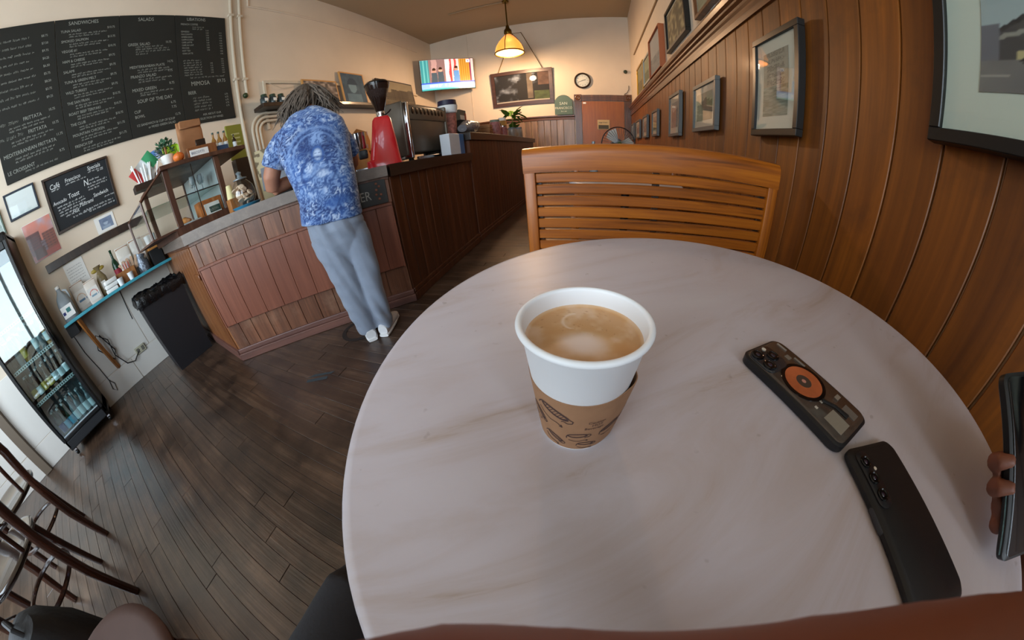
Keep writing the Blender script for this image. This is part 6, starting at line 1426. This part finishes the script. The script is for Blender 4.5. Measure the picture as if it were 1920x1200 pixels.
evaluate('trousers', lim, .012, 2, mat('trousers_dark', '#26262a', .9, bump=.1, bscale=200), me_)
tors = MB()      # unseen jumper and upper body behind the camera, added to block window light
tors.loft([((0, -.57, .62), .17, .125), ((0, -.56, .80), .165, .12), ((0, -.54, .98), .19, .125), ((0, -.53, 1.12), .205, .12), ((0, -.53, 1.19), .15, .09), ((0, -.52, 1.23), .07, .065)], 28, M=T((0, .30, 0)), power=2.4)
tors.tube([(.18, -.53, 1.13), (.25, -.48, 1.0), (.31, -.42, .86), (.30, -.30, .80), (.27, -.27, .74)], [.07, .065, .055, .05, .042], 16, M=T((0, .30, 0)))
tors.tube([(-.18, -.53, 1.13), (-.25, -.50, .98), (-.24, -.46, .84), (-.10, -.36, .78), (.06, -.28, .765), (.22, -.22, .775)], [.07, .065, .056, .05, .044, .04], 16, M=T((0, .30, 0)))
evaluate('jumper', tors, .012, 2, mat('jumper_dark', '#2b2726', .9, bump=.2, bscale=120), me_)
hdm = MB(); hdm.tube([(0, -.53, 1.20), (0, -.515, 1.30)], [.058, .056], 16); hdm.ball((0, -.50, 1.40), .078, .098, .115, 20, 14); hdm.ball((0, -.455, 1.345), .05, .05, .055, 14, 10)
hdm.tube([(0, -.41, 1.41), (0, -.388, 1.375), (0, -.40, 1.365)], [.010, .014, .009], 8)
for s_ in (-1, 1): hdm.ball((s_*.078, -.50, 1.39), .010, .022, .032, 10, 8)
o = evaluate('head', hdm, .006, 2, skinmat('skin_brown', '#7c4c3a'), me_); o.location = (0, .30, 0)
o2 = MB().ball((0, -.515, 1.43), .088, .105, .105, 20, 12).build('hair', mat('hair_dark', '#1c1714', .6), me_); o2.location = (0, .30, 0)
fg = MB()
# finger across the underside of the camera and the hand it belongs to
oY = .30
FP = [(-.0141, -.0190, -.0289, .0095), (-.0113, -.0185, -.0310, .0115), (-.0079, -.0168, -.0332, .0122), (-.0039, -.0147, -.0352, .0132), (-.0002, -.0133, -.0360, .0132), (.0028, -.0122, -.0360, .0124), (.0069, -.0116, -.0365, .0120), (.0116, -.0116, -.0364, .0122), (.0189, -.0122, -.0356, .0130), (.0270, -.0133, -.0350, .0140), (.0362, -.0164, -.0343, .0160), (.0481, -.0217, -.0343, .0190), (.0630, -.0295, -.0370, .0240), (.09, -.045, -.048, .030)]
fg.tube([(x, y_+oY, CAMZ+z) for x, y_, z, _ in FP], [p[3] for p in FP], 20)
fg.ball((FP[0][0], FP[0][1]+oY, CAMZ+FP[0][2]), .0095)
for k, (dz, L_) in enumerate(((-.020, .0), (-.036, .004), (-.050, .012))):      # the other fingers, folded below the first
    fg.tube([(L_-.004, -.036+oY, CAMZ-.044+dz), (.03, -.036+oY, CAMZ-.044+dz), (.07, -.046+oY, CAMZ-.046+dz), (.10, -.06+oY, CAMZ-.05+dz)], [.008, .0098, .0115, .016], 14)
fg.loft([((.085, -.05+oY, CAMZ-.065), .036, .02), ((.125, -.075+oY, CAMZ-.075), .040, .022), ((.16, -.11+oY, CAMZ-.095), .032, .024), ((.21, -.17+oY, CAMZ-.13), .036, .032), ((.26, -.28+oY, CAMZ-.22), .045, .04)], 20, ref=(0, 0, 1))
fg.tube([(.10, -.075+oY, CAMZ-.045), (.06, -.075+oY, CAMZ-.02), (.025, -.065+oY, CAMZ-.008)], [.014, .0125, .009], 14)
evaluate('fingers', fg, .003, 2, skinmat('skin_brown', '#7c4c3a'), me_)
# right hand holding a dark phone upright over the table edge
hph = thing('phone', 'dark phone held upright by fingers at the right edge', 'phone', (0, 0, 0))
A = Vector((.438, .118, .855)); B = Vector((.438, -.020, .749)); dU = (A-B).normalized(); dW = Vector((.96, -.12, .20)); dW = (dW-dU*dW.dot(dU)).normalized(); dN = dU.cross(dW)
hM = Matrix(((dW.x, dU.x, -dN.x, 0), (dW.y, dU.y, -dN.y, 0), (dW.z, dU.z, -dN.z, 0), (0, 0, 0, 1)))
ctr = (A+B)/2 + dW*.039; hph.matrix_world = T(ctr) @ hM
MB().slab(.078, (A-B).length, .011, .010, bev=.002).build('case', mat('phone_case_dark', '#1a1c1e', .4), hph)
MB().slab(.070, (A-B).length-.008, .001, .008, M=T((0, 0, .0108)), bev=.0002).build('screen', blackgloss, hph)
MB().tube([(-.0385, -.08, .006), (-.0385, -.02, .006)], .0012, 6).build('edge_trim', mat('trim_teal', '#5c7478', .25, .8), hph)
hd = MB()
for k, (s_, L_) in enumerate(((.004, .07), (-.020, .075), (-.040, .07), (-.058, .06))):
    base = ctr + dU*s_ + dW*.05 + dN*.012
    hd.tube([base+Vector((0, oY, 0)), ctr+dU*s_-dW*.01+dN*.014+Vector((0, oY, 0)), ctr+dU*(s_+.002)-dW*(.041-.012*(k > 1))+dN*.008+Vector((0, oY, 0)), ctr+dU*(s_+.003)-dW*(.046-.014*(k > 1))+dN*(-.004+.012*(k > 1))+Vector((0, oY, 0)), ctr+dU*(s_+.002)-dW*(.036+.0*(k > 1))-dN*(.014-.022*(k > 1))+Vector((0, oY, 0))], [.011, .0105, .0098, .009, .006], 12)
wv = Vector((0, oY, 0))
hd.loft([(ctr+dW*.035+dN*.02-dU*.015+wv, .045, .014), (ctr+dW*.07+dN*.022-dU*.03+wv, .044, .017), (ctr+dW*.11+dN*.03-dU*.06+wv, .032, .022), (ctr+dW*.14+dN*.04-dU*.14+wv, .036, .032), (ctr+dW*.16+dN*.04-dU*.24+wv, .042, .038)], 18, ref=tuple(dU))
hd.tube([ctr+dW*.06+dN*.01-dU*.02+wv, ctr+dW*.045-dN*.01+wv, ctr+dW*.02-dN*.022+dU*.02+wv], [.014, .012, .009], 12)
evaluate('phone_hand', hd, .0035, 2, MATS['skin_brown'], me_)
